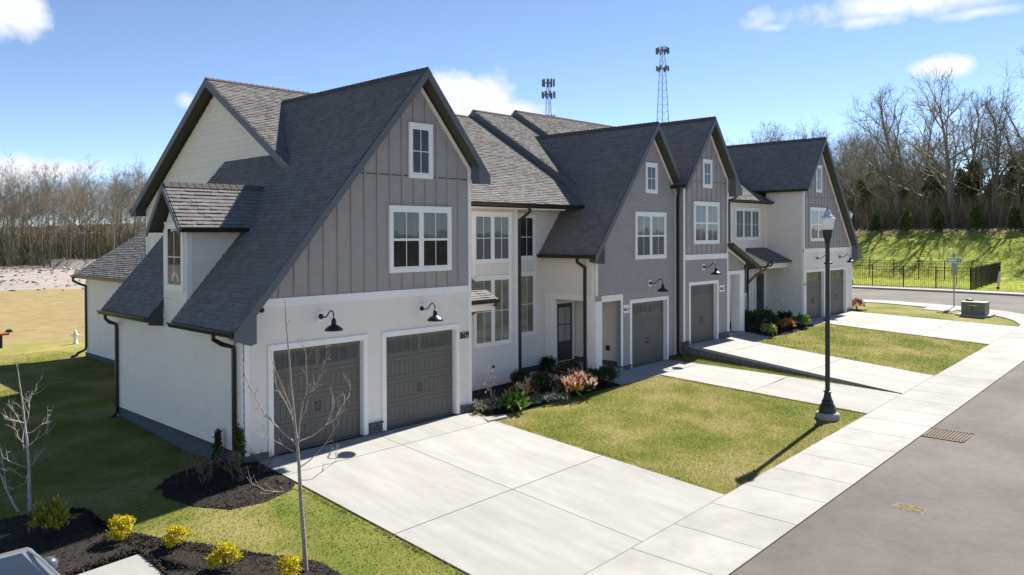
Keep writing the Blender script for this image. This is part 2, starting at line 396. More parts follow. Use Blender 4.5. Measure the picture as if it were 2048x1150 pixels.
# pavement beside the road, slab by slab, then round the corner and up the cross street
pave = struct(sheet('pavement', [(-16, -8.2), (-16, -10.12), (36.8, -10.12), (36.8, -8.2)], .012, M_JOINT, None, .1, hf=Groad))
k = -16.0
while k < 36.7:
    sheet('pavement_slab', [(k+.006, -8.21), (k+.006, -10.11), (min(k+1.488, 36.8), -10.11), (min(k+1.488, 36.8), -8.21)], .045, M_WALK, pave, .06, hf=Groad); k += 1.5
prev = None
segs = [(36.8, -10.12, 36.8, -8.2)] + [(ccx+R_*math.cos(a), ccy+R_*math.sin(a), ccx+(R_-1.9)*math.cos(a), ccy+(R_-1.9)*math.sin(a)) for a in [math.radians(-90+15*i) for i in range(7)]] + [(44, y, 42.4, y) for y in (0, 2, 4, 6, 8, 10, 12, 14, 16, 18, 20)]
for s in segs:
    if prev:
        q = [(prev[0], prev[1]), (s[0], s[1]), (s[2], s[3]), (prev[2], prev[3])]
        if area(q) > .05:
            sheet('pavement_slab', inset(q, .006) if False else q, .045, M_WALK, pave, .06, 5)
    prev = s
M_YEL = mat('yellow tactile paving', (.62, .42, .06), .8, .1, 9)
def on_arc(r, a): return (ccx+r*math.cos(a), ccy+r*math.sin(a))
tp = sheet('tactile_paving', [on_arc(R_-.15, math.radians(-62)), on_arc(R_-.15, math.radians(-44)), on_arc(R_-.85, math.radians(-44)), on_arc(R_-.85, math.radians(-62))], .052, M_YEL, pave, .02)
far = MB()
ypts = [-30+6*i for i in range(17)]
farp = struct(sheet('far_pavement', [(54.55, -30), (56.2, -30), (56.2, 66), (54.55, 66)], .15, M_WALK, None, .3, 3.0))
kerb = struct(sheet('kerb', [(54.4, -30), (54.55, -30), (54.55, 66), (54.4, 66)], .155, M_CONC, None, .3, 3.0))

# driveways
def GA(x, y): return G(x, y)
driveA = slabs('driveway', [(.30, -.02), (6.95, -.02), (7.14, -8.19), (.66, -8.19)], [0, .5, 1], [0, .135, .59, 1.0], .03, M_CONC, 'driveway_slab')
driveB = slabs('driveway', [(15.45, .28), (18.15, .28), (19.2, -8.19), (16.0, -8.19)], [0, 1], [0, .16, .56, 1.0], .03, M_CONC, 'driveway_slab')
def GC(x, y):
    t = min(1, max(0, -y/8.2)); return .57*(1-t) + zs(x)*t
driveC = slabs('driveway', [(19.22, -.02), (22.6, -.02), (22.85, -8.19), (19.3, -8.19)], [0, 1], [0, .2, .6, 1.0], .03, M_CONC, 'driveway_slab', .62, hf=GC)
driveD = slabs('driveway', [(30.6, -.02), (36.9, -.02), (37.4, -8.19), (31.1, -8.19)], [0, .5, 1], [0, .3, .65, 1.0], .03, M_CONC, 'driveway_slab')
nd = struct(sheet('neighbour_driveway', [(-12, -2.4), (-3.22, -2.4), (-3.22, -8.19), (-12, -8.19)], .03, M_CONC, None, .15))
# path in front of the second house's porch and short path at the third
slabs('path', [(13.4, .3), (15.45, .3), (15.58, -1.15), (13.2, -1.0)], [0, 1], [0, 1], .026, M_CONC, 'path_slab', .15)
slabs('path', [(22.6, -.02), (24.4, -.02), (24.3, -1.2), (22.68, -1.2)], [0, 1], [0, 1], .026, M_CONC, 'path_slab', .2)
slabs('path', [(28.9, 1.9), (30.45, 1.9), (30.6, -.9), (29.6, -.9)], [0, 1], [0, .5, 1], .03, M_CONC, 'path_slab', .2)
# ------------------------------------------------------------------ building kit
def pieces(poly, openings):
    """convex polygon minus axis-aligned rectangles -> convex pieces"""
    out = [poly]
    for (u0, u1, v0, v1) in openings:
        nxt = []
        for p in out:
            mid = cliprect(p, u0, u1, v0, v1)
            if area(mid) < 1e-6: nxt.append(p); continue
            for q in (clip(p, -1, 0, u0), clip(p, 1, 0, -u1)):
                if area(q) > 1e-6: nxt.append(q)
            m_ = clip(clip(p, 1, 0, -u0), -1, 0, u1)
            for q in (clip(m_, 0, -1, v0), clip(m_, 0, 1, -v1)):
                if area(q) > 1e-6: nxt.append(q)
        out = nxt
    return out
def wall(parent, F, poly, material, openings=(), thick=.15, name='wall'):
    mb = MB()
    for p in pieces(poly, openings): mb.prism(F, p, -thick, 0)
    return mb.build(name, material, parent)
def lap(wallo, F, poly, material, openings=(), exp=.18, single=True, v_from=None, parent=None):
    """overlapping horizontal boards, each its own piece (or joined when too small to tell apart)"""
    v0 = min(p[1] for p in poly); v1 = max(p[1] for p in poly); v = v0 if v_from is None else v_from
    joined = MB()
    while v < v1:
        c = clip(clip(poly, 0, 1, -v), 0, -1, v+exp)
        if area(c) > 1e-4:
            for q in pieces(c, openings):
                mb = MB() if single else joined
                b = v
                mb.prism(F, q, 0, .004, lambda u, vv, b=b: .021*max(0, 1-(vv-b)/exp))
                if single: mb.build('siding_board', material, wallo)
        v += exp
    if not single: joined.build('siding', material, wallo, kind='stuff')
def battens(wallo, F, poly, material, start, step=.41, wd=.055):
    u = start; u1 = max(p[0] for p in poly)
    while u < u1:
        q = cliprect(poly, u, u+wd, -9, 99)
        if area(q) > .01: MB().prism(F, q, 0, .022).build('batten', material, wallo)
        u += step
def strip(parent, F, u0, u1, v0, v1, w0, w1, material, name):
    if material is M_GLASS: return MB_quad(F, u0, u1, v0, v1, w1).build(name, material, parent)
    return MB().prism(F, [(u0, v0), (u1, v0), (u1, v1), (u0, v1)], w0, w1).build(name, material, parent)
def MB_quad(F, u0, u1, v0, v1, w):
    mb = MB(); mb.add([F.p(u0, v0, w), F.p(u1, v0, w), F.p(u1, v1, w), F.p(u0, v1, w)], [(0, 1, 2, 3)]); return mb
def rects(F, rs, w0, w1):
    mb = MB()
    for (u0, u1, v0, v1) in rs: mb.prism(F, [(u0, v0), (u1, v0), (u1, v1), (u0, v1)], w0, w1)
    return mb
def window(parent, F, u0, u1, v0, v1, units=1, style='dh', back=M_INT, cw=.105, base=.034, split=None):
    """casing with its sashes, glass panes and muntins"""
    cas = rects(F, [(u0, u0+cw, v0, v1), (u1-cw, u1, v0, v1), (u0+cw, u1-cw, v1-cw*1.05, v1), (u0+cw, u1-cw, v0, v0+cw)], .004, base+.03)
    cas.prism(F, [(u0-.015, v1+.001), (u1+.015, v1+.001), (u1+.015, v1+.025), (u0-.015, v1+.025)], .004, base+.045)
    cas = cas.build('window', M_WHITE, parent)
    a0, a1, b0, b1 = u0+cw, u1-cw, v0+cw, v1-cw*1.05; mul = .09; wdt = (a1-a0-mul*(units-1))/units
    for i in range(units):
        x0 = a0+i*(wdt+mul); x1 = x0+wdt
        if i: strip(cas, F, x0-mul, x0, b0, b1, .004, base+.022, M_WHITE, 'mullion')
        f = .04; bars = [(x0, x0+f, b0, b1), (x1-f, x1, b0, b1), (x0+f, x1-f, b1-f, b1), (x0+f, x1-f, b0, b0+f*1.3)]
        xm = (x0+x1)/2; ym = (b0+b1)/2
        if style == 'dh': bars.append((x0+f, x1-f, ym-.03, ym+.03))
        rects(F, bars, .006, base+.016).build('sash', M_WHITE, cas)
        mun = [(xm-.011, xm+.011, b0+f*1.3, b1-f)]
        if style == 'grid': mun.append((x0+f, xm-.011, ym-.011, ym+.011)); mun.append((xm+.011, x1-f, ym-.011, ym+.011))
        rects(F, mun, base+.009, base+.013).build('muntin', M_WHITE, cas)
        if style == 'dh':
            strip(cas, F, x0+f, x1-f, ym+.03, b1-f, base+.007, base+.008, M_GLASS, 'pane'); strip(cas, F, x0+f, x1-f, b0+f*1.3, ym-.03, base+.003, base+.004, M_GLASS, 'pane')
        else: strip(cas, F, x0+f, x1-f, b0+f*1.3, b1-f, base+.004, base+.005, M_GLASS, 'pane')
        if split:        # blind covering the upper part, dark panel painted for the dim room below
            cut = b0+(b1-b0)*split
            strip(cas, F, x0, x1, cut, b1, .005, base-.002, M_CURT, 'blind'); strip(cas, F, x0, x1, b0, cut, .005, base-.004, M_INT, 'room_backing')
        else: strip(cas, F, x0, x1, b0, b1, .005, base-.003, back, 'curtain' if back is M_CURT else 'room_backing')
    return cas
def garage_door(parent, y, x0, x1, z0, z1, cw=.13):
    """sectional door set back in its opening, with white casing"""
    F = front(y); FD = front(y+.14)
    cas = rects(F, [(x0-cw, x0, z0-.06, z1), (x1, x1+cw, z0-.06, z1), (x0-cw, x1+cw, z1, z1+cw)], .002, .035)
    cas.box(x0+.001, x0+.016, y+.001, y+.16, z0-.06, z1-.001); cas.box(x1-.016, x1-.001, y+.001, y+.16, z0-.06, z1-.001); cas.box(x0+.016, x1-.016, y+.001, y+.16, z1-.016, z1-.001)
    cas.build('door_casing', M_WHITE, parent)
    d = strip(parent, FD, x0, x1, z0-.1, z1, -.05, 0, M_GROOVE, 'garage_door')
    h = (z1-z0)/4; wdt = x1-x0
    for k in range(4):
        a = z0+h*k+.006; b = z0+h*(k+1)-.006
        st = .10; pw = (wdt-3*st)/2; ou = [(x0+st, x0+st+pw, a+.10, b-.10), (x0+2*st+pw, x1-st, a+.10, b-.10)]
        mb = MB()
        for q in pieces([(x0+.004, a), (x1-.004, a), (x1-.004, b), (x0+.004, b)], ou): mb.prism(FD, q, 0, .014)
        sec = mb.build('door_section', M_DOOR, d)
        for (u0, u1, v0, v1) in ou:
            if k == 3:
                strip(d, FD, u0, u1, v0, v1, .001, .004, M_GBACK, 'window_backing')
                strip(d, FD, u0+.02, u1-.02, v0+.02, v1-.02, .006, .008, M_GLASS, 'pane')
                n = 4; mm_ = [(u0+(u1-u0)*i/n-.014, u0+(u1-u0)*i/n+.014, v0+.02, v1-.02) for i in range(1, n)] + [(u0, u0+.02, v0, v1), (u1-.02, u1, v0, v1), (u0+.02, u1-.02, v0, v0+.02), (u0+.02, u1-.02, v1-.02, v1)]
                rects(FD, mm_, .004, .018).build('muntin', M_DOOR, d)
            else:
                n = 7; rects(FD, [(u0+(u1-u0)*i/n+.005, u0+(u1-u0)*(i+1)/n-.005, v0+.008, v1-.008) for i in range(n)], .001, .010).build('plank_panel', M_DOOR, d)
    xm = (x0+x1)/2
    for s in (-1, 1):
        mb = MB(); mb.tube([FD.p(xm+s*.05, z0+h*1.3, .02), FD.p(xm+s*.05, z0+h*1.33, .06), FD.p(xm+s*.05, z0+h*1.62, .06), FD.p(xm+s*.05, z0+h*1.65, .02)], .012, 6); mb.build('handle', M_BLACK, d)
    return d
def wall_lamp(parent, y, x, z, plate=True):
    """gooseneck barn lamp: back plate, curved arm, metal shade"""
    mb = MB()
    if plate: MB().box(x-.10, x+.10, y-.03, y-.002, z-.13, z+.13).build('mounting_block', M_WHITE, parent)
    mb.tube([(x, y-.03, z), (x, y-.06, z)], .065, 12)
    path = [(0, -.05, 0), (0, -.16, -.01), (0, -.26, .0), (0, -.34, .06), (0, -.41, .14), (0, -.49, .175), (0, -.565, .15), (0, -.60, .06), (0, -.60, -.02)]
    mb.tube([(x+a, y+b, z+c) for a, b, c in path], .016, 8)
    lo = mb.build('wall_lamp', M_BLACK, parent, True)
    sh = MB().lathe((x, y-.60, z-.30), [(.215, .0), (.222, .012), (.205, .05), (.13, .11), (.075, .135), (.062, .15), (.06, .23), (.045, .27), (.03, .30)], 20)
    sh.build('lamp_shade', M_BLACK, lo, True)
def text(parent, F, u, v, s, size, material, name, sx=1.0):
    cu = bpy.data.curves.new('number_curve', 'FONT'); cu.body = s; cu.size = size; cu.extrude = .01; cu.align_x = 'CENTER'; cu.offset = .0
    t = bpy.data.objects.new('tmp', cu); COL.objects.link(t); dg = bpy.context.evaluated_depsgraph_get(); me = bpy.data.meshes.new_from_object(t.evaluated_get(dg))
    bpy.data.objects.remove(t)
    mx_ = Matrix(((F.U.x, F.V.x, F.N.x, 0), (F.U.y, F.V.y, F.N.y, 0), (F.U.z, F.V.z, F.N.z, 0), (0, 0, 0, 1))); mx_.translation = F.p(u, v, .03)
    me.transform(Matrix.Diagonal((sx, 1, 1, 1))); me.transform(mx_); me.materials.clear(); me.materials.append(material); return link(name, me, parent)
class Slope:
    """one roof plane. kind L faces -x, R faces +x, F faces -y, B faces +y; (c0,z0) is a point of it, m its pitch"""
    def __init__(self, kind, c0, z0, m_):
        self.kind, self.c0, self.z0, self.m = kind, c0, z0, m_; self.k = math.hypot(1, m_)
        self.F = {'L': lambda: Frame((c0, 0, z0), (0, -1, 0), (1, 0, m_)), 'R': lambda: Frame((c0, 0, z0), (0, 1, 0), (-1, 0, m_)),
                  'F': lambda: Frame((0, c0, z0), (1, 0, 0), (0, 1, m_)), 'B': lambda: Frame((0, c0, z0), (-1, 0, 0), (0, -1, m_))}[kind]()
    def uv(self, x, y):
        return {'L': (-y, (x-self.c0)*self.k), 'R': (y, (self.c0-x)*self.k), 'F': (x, (y-self.c0)*self.k), 'B': (-x, (self.c0-y)*self.k)}[self.kind]
    def z(self, x, y):
        return self.z0 + self.m*{'L': x-self.c0, 'R': self.c0-x, 'F': y-self.c0, 'B': self.c0-y}[self.kind]
def roof(parent, S, polys, pool, exp=.132, thick=.17, name='roof', near=True):
    mb = MB(); F = S.F
    uvs = [[S.uv(x, y) for x, y in p] for p in polys]
    for p in uvs: mb.prism(F, p, -thick, 0)
    deck = mb.build(name, M_SOFF, parent)
    vmin = min(v for p in uvs for _, v in p); vmax = max(v for p in uvs for _, v in p)
    umin = min(u for p in uvs for u, _ in p); umax = max(u for p in uvs for u, _ in p)
    v = vmin-.02; row = 0
    while v < vmax:
        u = umin - random.uniform(0, .3)
        while u < umax:
            wd = random.choice((.13, .17, .22, .27)); var = random.random(); lift = random.choice((0, .003, .012))
            for p in uvs:
                q = cliprect(p, u, u+wd-.003, v, v+exp)
                if area(q) > 2e-4:
                    c = F.p(u+wd/2, v+exp/2)
                    pool.append(((c-CAM).length if near else 1e9, F, q, v, exp, var, lift, deck))
            u += wd
        v += exp; row += 1
    return deck
def lay_shingles(parent, pool, n_single=290):
    pool.sort(key=lambda t: t[0]); rest = MB()
    for i, (d, F, q, v, exp, var, lift, deck) in enumerate(pool):
        tl = lambda u, vv: (.016+lift)*max(0, 1-(vv-v)/exp)
        if i < n_single and d < 1e8:
            mb = MB(); mb.prism(F, q, 0, .004, tl, var); mb.build('shingle', M_SHING, deck, var=True)
        else:
            n = len(q); ar = sum(q[i][0]*q[(i+1) % n][1]-q[(i+1) % n][0]*q[i][1] for i in range(n))
            if ar < 0: q = q[::-1]
            lo = [(u, vv) for u, vv in q if abs(vv-v) < 1e-6]
            vs = [F.p(u, vv, .004+tl(u, vv)) for u, vv in q]; fs = [tuple(range(n))]
            if len(lo) == 2:
                a, b = sorted(lo); vs += [F.p(a[0], a[1], 0), F.p(b[0], b[1], 0), F.p(b[0], b[1], .004+tl(*b)), F.p(a[0], a[1], .004+tl(*a))]; fs.append((n, n+1, n+2, n+3))
            rest.add(vs, fs, var)
    if rest.v: rest.build('shingles', M_SHING, parent, var=True, kind='stuff')
def gutter(parent, p0, p1, out, name='gutter'):
    """K-style trough along the eave from p0 to p1; out is the outward horizontal direction"""
    p0, p1, out = Vector(p0), Vector(p1), Vector(out); d = (p1-p0).normalized(); L_ = (p1-p0).length
    F = Frame(p0, out, (0, 0, 1)); F.N = d
    prof = [(0, -.12), (.075, -.12), (.095, -.07), (.12, -.03), (.125, 0), (.11, 0), (.105, -.02), (.015, -.02), (0, 0)]
    mb = MB(); n = len(prof); mb.add([F.p(u, v, 0) for u, v in prof] + [F.p(u, v, L_) for u, v in prof], [tuple(range(n)), tuple(range(2*n-1, n-1, -1))] + [(i, n+i, n+(i+1) % n, (i+1) % n) for i in range(n)])
    return mb.build(name, M_GUT, parent)
def downspout(parent, pts, r=.055, name='downspout'): return MB().tube(pts, r, 4, True).build(name, M_GUT, parent)
def rake(parent, F, a, b, h=.27, t=.035, w=0, material=None, name='rake_board'):
    return MB().prism(F, [a, b, (b[0], b[1]-h), (a[0], a[1]-h)], w, w+t).build(name, material or M_RAKE, parent)
def ridge_cap(parent, p0, p1, m_, wd=.15):
    """shingle caps folded over the ridge"""
    p0, p1 = Vector(p0), Vector(p1); d = (p1-p0).normalized(); side = d.cross(Vector((0, 0, 1))).normalized(); n = int((p1-p0).length/.2); mb = MB()
    for i in range(n):
        a = p0+d*(.2*i); b = a+d*.215; h0, h1 = .045, .03
        dn = Vector((0, 0, -wd*m_*.93))
        for (q, hh) in ((a, h0), (b, h1)): pass
        vs = [a+side*wd+dn+Vector((0, 0, h0)), a+Vector((0, 0, h0)), a-side*wd+dn+Vector((0, 0, h0)), b+side*wd+dn+Vector((0, 0, h1)), b+Vector((0, 0, h1)), b-side*wd+dn+Vector((0, 0, h1)),
              a+side*wd+dn-Vector((0, 0, .01)), a-Vector((0, 0, .01)), a-side*wd+dn-Vector((0, 0, .01)), b+side*wd+dn-Vector((0, 0, .01)), b-side*wd+dn-Vector((0, 0, .01))]
        mb.add(vs, [(0, 3, 4, 1), (1, 4, 5, 2), (0, 1, 7, 6), (1, 2, 8, 7), (0, 6, 9, 3), (2, 5, 10, 8)], random.random())
    return mb.build('ridge_cap', M_CAP, parent)
def stone_base(parent, x0, x1, y0, y1, z0, z1, name='stone_base'):
    core = MB().box(x0+.02, x1-.02, y0+.02, y1, z0, z1-.03).build(name, M_STONE, parent)
    z = z0; row = 0
    while z < z1-.05:
        hgt = min(random.uniform(.07, .12), z1-.03-z); x = x0
        while x < x1-.02:
            wd = min(random.uniform(.14, .34), x1-x); d = random.uniform(0, .02)
            MB().box(x, x+wd-.006, y0-d, y0+.03, z, z+hgt-.006).build('stone', M_STONE, core); x += wd
        z += hgt
    MB().box(x0-.02, x1+.02, y0-.04, y1, z1-.03, z1).build('sill_cap', M_DARK, core)
    return core
GR = 'row of joined townhouses'

# main roof planes shared by geometry (three steps rising along the street)
MAIN_M = .6165; EAVE_Y = 1.65; RIDGE_Y = 8.3
def mainF(dz): return Slope('F', EAVE_Y, 6.18+dz, MAIN_M)
def mainB(dz): return Slope('B', 14.65, 6.18+dz+MAIN_M*(RIDGE_Y-EAVE_Y)-.655*(14.65-RIDGE_Y), .655)
def main_ridge_z(dz): return 6.18+dz+MAIN_M*(RIDGE_Y-EAVE_Y)
STONE_D = M_FOUND

# =================================================================== house A (end house with two garages and dormer)
A = thing('townhouse', 'end townhouse numbered 609 with two garage doors and a small side dormer', 'house', (3.5, 3, -.1), GR)
pa = []
mA, rxA, rzA = 1.19, 5.23, 9.65; exL, exR = -.4, 7.57
SL = Slope('L', exL, rzA-mA*(rxA-exL), mA); SR = Slope('R', exR, rzA-mA*(exR-rxA), mA)
roof(A, SL, [[(-.4, -.35), (3.45, -.35), (3.45, 2.95), (-.4, 2.95)], [(0, 2.95), (3.45, 2.95), (3.45, 4.35), (0, 4.35)], [(-.4, 4.35), (3.45, 4.35), (3.45, 7.8), (-.4, 7.8)], [(3.45, -.35), (5.23, -.35), (5.23, 7.28), (3.45, 3.84)]], pa)
roof(A, SR, [[(5.23, -.35), (7.57, -.35), (7.57, 2.85), (5.23, 7.28)]], pa, near=False)
S1 = mainF(0); S1b = mainB(0)
roof(A, S1, [[(7.0, 1.65), (15.25, 1.65), (15.25, 8.3), (7.0, 8.3)], [(3.06, 2.95), (5.23, 7.15), (5.23, 8.3), (3.06, 8.3)], [(5.23, 7.15), (7.0, 3.6), (7.0, 8.3), (5.23, 8.3)]], pa, name='main_roof')
roof(A, S1b, [[(3.06, 8.3), (15.25, 8.3), (15.25, 14.65), (3.06, 14.65)]], pa, name='main_roof', near=False, exp=.3)
SDf = Slope('F', 2.65, 5.31, 1.16); SDb = Slope('B', 4.65, 5.31, 1.16)
roof(A, SDf, [[(-.28, 2.65), (1.58, 2.65), (2.56, 3.65), (-.28, 3.65)]], pa, name='dormer_roof', exp=.128, thick=.1)
roof(A, SDb, [[(-.28, 3.65), (2.56, 3.65), (1.58, 4.65), (-.28, 4.65)]], pa, name='dormer_roof', exp=.128, thick=.1, near=False)
SW = Slope('L', 3.05, 3.4, .63)
roof(A, SW, [[(3.05, 14.2), (7.5, 14.2), (7.5, 21.4), (3.05, 21.4)]], pa, name='rear_roof')
SHA = Slope('F', .75, 3.06, .5)
roof(A, SHA, [[(7.18, .75), (9.0, .75), (9.0, 2.15), (7.18, 2.15)]], pa, name='entry_roof', thick=.1)
# nearest shingles plus the dormer's, one by one
pa = [((t[0]*.5 if t[1] is SDf.F else t[0]),) + t[1:] for t in pa]
lay_shingles(A, pa, 290)
ridge_cap(A, (5.23, -.36, 9.65), (5.23, 7.3, 9.65), mA); zr = main_ridge_z(0); ridge_cap(A, (3.05, 8.3, zr), (15.2, 8.3, zr), MAIN_M); ridge_cap(A, (-.28, 3.65, 6.47), (2.56, 3.65, 6.47), 1.16, .13)
# front gable wall
F0 = front(0); und = .36
Pf = [(0, .05), (7.13, .05), (7.13, SR.z(7.13, 0)-und), (rxA, rzA-und-.02), (0, SL.z(0, 0)-und)]
opA = [(.72, 3.29, -1, 2.40), (4.01, 6.52, -1, 2.40)]
wl = wall(A, F0, clip(Pf, 0, -1, 3.50), M_CREAM, opA)
wu = wall(A, F0, clip(Pf, 0, 1, -3.50), M_GREY, name='gable_wall')
battens(wu, F0, clip(Pf, 0, 1, -3.62), M_GREY, .47)
strip(wu, F0, 3.05, 7.01, 6.70, 6.725, .001, .012, M_DARK, 'joint_flashing')
bnd = MB().prism(F0, clip(clip(Pf, 0, 1, -3.43), 0, -1, 3.62), .001, .03).build('band_board', M_WHITE, A)
garage_door(A, 0, .72, 3.29, -.02, 2.40); garage_door(A, 0, 4.01, 6.52, -.02, 2.40)
window(A, F0, 4.12, 6.33, 4.09, 5.87, 2, 'dh', split=.47); window(A, F0, 4.80, 5.65, 6.66, 8.15, 1, 'grid')
strip(A, F0, 0.0, .115, .05, SL.z(.0, 0)-und-.1, .001, .028, M_WHITE, 'corner_board'); strip(A, F0, 7.02, 7.13, .14, SR.z(7.13, 0)-und, .001, .031, M_WHITE, 'corner_board')
MB().prism(F0, [(rxA+.02, rzA-und-.06), (7.13, SR.z(7.13, 0)-und), (7.13, SR.z(7.13, 0)-und-.15), (rxA+.02, rzA-und-.21)], .001, .045).build('frieze_board', M_CREAM, A)
FR = front(-.352)
rake(A, FR, (exL-.02, SL.z(exL-.02, 0)), (rxA, rzA)); rake(A, FR, (rxA, rzA), (exR+.02, SR.z(exR+.02, 0)))
MB().prism(FR, [(exL, SL.z(exL, 0)-.1), (.12, SL.z(.12, 0)-.22), (.12, 2.66), (-.02, 2.62), (exL, 2.78)], -.28, .03).build('eave_return', M_RAKE, A)
MB().prism(FR, [(exR, SR.z(exR, 0)-.1), (7.14, SR.z(7.14, 0)-.22), (7.14, SR.z(exR, 0)-.27), (exR, SR.z(exR, 0)-.27)], -.3, .03).build('eave_return', M_RAKE, A)
wall_lamp(A, 0, 2.01, 3.10); wall_lamp(A, 0, 5.23, 3.07)
text(A, F0, 6.835, 2.08, '0609', .28, M_BLACK, 'house_number', .66)
MB().lathe((.42, -.06, 3.36), [(.02, -.05), (.06, -.02), (.06, .05), (.02, .07)], 10).build('camera_dome', M_BLACK, A, True)
stone_base(A, 3.44, 3.86, -.05, .1, -.25, .19); stone_base(A, 6.66, 7.2, -.05, .3, -.35, .14)
MB().box(-.02, .60, -.03, .1, -.6, .05).build('foundation', M_FOUND, A)
# left garage wall with wall dormer
FLw = leftw(0)
PL = [(-7.8, .07), (-.0, .07), (0, SL.z(0, 0)-.27), (-7.8, SL.z(0, 0)-.27)]
wo_ = wall(A, FLw, clip(PL, -1, 0, -.155), M_CREAM); lap(wo_, FLw, PL, M_CREAM)
MB().box(.01, .2, -.0, 7.8, -.9, .07).build('foundation', M_FOUND, A); MB().box(-.03, .1, 0, 7.82, .04, .085).build('water_table', M_DARK, A)
strip(A, FLw, -.115, -.0, .085, SL.z(0, 0)-.28, .001, .03, M_WHITE, 'corner_board')
wall(A, backw(7.8), [(-3.45, -.4), (0, -.4), (0, SL.z(0, 0)-.2), (-3.45, SL.z(3.45, 0)-.2)], M_CREAM)
DW = [(-4.35, 3.1), (-2.95, 3.1), (-2.95, 5.22), (-3.65, 6.1), (-4.35, 5.22)]
dw = wall(A, leftw(-.004), DW, M_CREAM, name='dormer_wall', thick=.12)
dc = wall(A, front(2.95), [(0.1, SL.z(.1, 0)-.1), (1.55, 5.3), (.1, 5.3)], M_CREAM, name='dormer_cheek', thick=.1); lap(dc, front(2.95), [(0.0, SL.z(.0, 0)-.05), (1.55, 5.26), (0, 5.26)], M_CREAM)
wall(A, backw(4.35), [(-.1, SL.z(.1, 0)-.1), (-.1, 5.3), (-1.55, 5.3)], M_CREAM, name='dormer_cheek', thick=.1)
strip(A, front(2.95), -.004, .14, SL.z(.07, 0)-.02, 5.28, .014, .03, M_WHITE, 'corner_board')
dwin = window(A, leftw(-.004), -4.14, -3.06, 3.68, 5.44, 1, 'grid', base=.02)
rake(A, leftw(-.285), (-2.63, SDf.z(0, 2.63)), (-3.65, 6.47), .2); rake(A, leftw(-.285), (-3.65, 6.47), (-4.67, SDb.z(0, 4.67)), .2)
gutter(A, (-.3, 2.65, 5.31), (1.5, 2.65, 5.31), (0, -1, 0)); gutter(A, (-.3, 4.65, 5.31), (1.5, 4.65, 5.31), (0, 1, 0))
bt = thing  # bunting hung inside the dormer window
mbb = None
Fb = leftw(-.004)
for (r0, r1, cc, nm) in ((0, .13, (.04, .06, .16), 'blue'), (.13, .22, (.7, .7, .7), 'white'), (.22, .3, (.5, .05, .05), 'red')):
    mb = MB(); n = 10; vs = []
    for i in range(n+1):
        th = math.pi*i/n; vs += [Fb.p(-3.6+r0*math.cos(th), 3.93+r0*1.1*math.sin(th), .0195), Fb.p(-3.6+r1*math.cos(th), 3.93+r1*1.1*math.sin(th), .0195)]
    mb.add(vs, [(2*i, 2*i+1, 2*i+3, 2*i+2) for i in range(n)]); mb.build('bunting_stripe', mat('bunting '+nm, cc, .9), dwin)
# gutters and downspouts on the left
zge = SL.z(exL, 0)
gutter(A, (exL, -.33, zge), (exL, 2.95, zge), (-1, 0, 0)); gutter(A, (exL, 4.35, zge), (exL, 7.8, zge), (-1, 0, 0))
MB().prism(front(4.348), [(exL, zge-.02), (exL, zge-.2), (.0, zge-.24), (.0, SL.z(0, 0)-.02)], -.03, 0).build('eave_end', M_DARK, A)
for yy, gy in ((.35, .55), (7.55, 7.3)):
    downspout(A, [(-.46, gy, zge-.1), (-.46, gy, zge-.22), (-.30, (yy+gy)/2, zge-.34), (-.08, yy, zge-.42), (-.07, yy, zge-.6), (-.07, yy, .3), (-.07, yy, -.1), (-.3, yy+.05, -.28), (-.42, yy+.08, -.33)])
# main side gable (behind the garage roof)
FM = leftw(3.45)
PM = [(-14.23, -.1), (-2.3, -.1), (-2.3, S1.z(0, 2.3)-.3), (-8.3, zr-.33), (-14.23, S1b.z(0, 14.23)-.3)]
wm = wall(A, FM, PM, M_CREAM, name='side_gable_wall'); lap(wm, FM, clip(PM, 0, 1, -4.2), M_CREAM)
strip(A, FM, -14.23, -14.11, 3.0, S1b.z(0, 14.2)-.3, .016, .03, M_WHITE, 'corner_board')
FMr = leftw(3.058); rake(A, FMr, (-1.9, S1.z(0, 1.9)), (-8.3, zr)); rake(A, FMr, (-8.3, zr), (-14.67, S1b.z(0, 14.67)))
MB().prism(FMr, [(-14.65, S1b.z(0, 14.65)-.05), (-14.65, S1b.z(0, 14.65)-.25), (-14.2, S1b.z(0, 14.65)-.25), (-14.2, S1b.z(0, 14.2)-.2)], -.35, .02).build('eave_return', M_DARK, A)
gutter(A, (3.0, 14.65, S1b.z(0, 14.65)), (15, 14.65, S1b.z(0, 14.65)), (0, 1, 0))
wall(A, backw(14.23), [(-15.2, -.2), (-3.45, -.2), (-3.45, 6.2), (-15.2, 6.2)], M_CREAM)
# rear wing
wr = wall(A, FM, [(-21.0, -.04), (-14.3, -.04), (-14.3, 3.3), (-21.0, 3.3)], M_CREAM); lap(wr, FM, [(-21.0, -.04), (-14.3, -.04), (-14.3, 3.3), (-21.0, 3.3)], M_CREAM, single=False)
wall(A, backw(21.0), [(-7.3, -.1), (-3.45, -.1), (-3.45, 3.45), (-7.3, 5.7)], M_CREAM); MB().box(3.40, 3.6, 14.2, 21.02, -.8, -.04).build('foundation', M_FOUND, A)
rake(A, backw(21.405), (-3.03, 3.4), (-7.5, SW.z(7.5, 0)), .22)
gutter(A, (3.05, 14.2, 3.4), (3.05, 21.42, 3.4), (-1, 0, 0))
downspout(A, [(2.95, 21.1, 3.3), (2.95, 21.1, 3.15), (3.2, 20.95, 3.0), (3.38, 20.85, 2.9), (3.38, 20.85, .3), (3.36, 20.85, .1), (3.05, 20.9, -.05), (3.0, 20.95, -.15), (2.8, 21.0, -.2)])
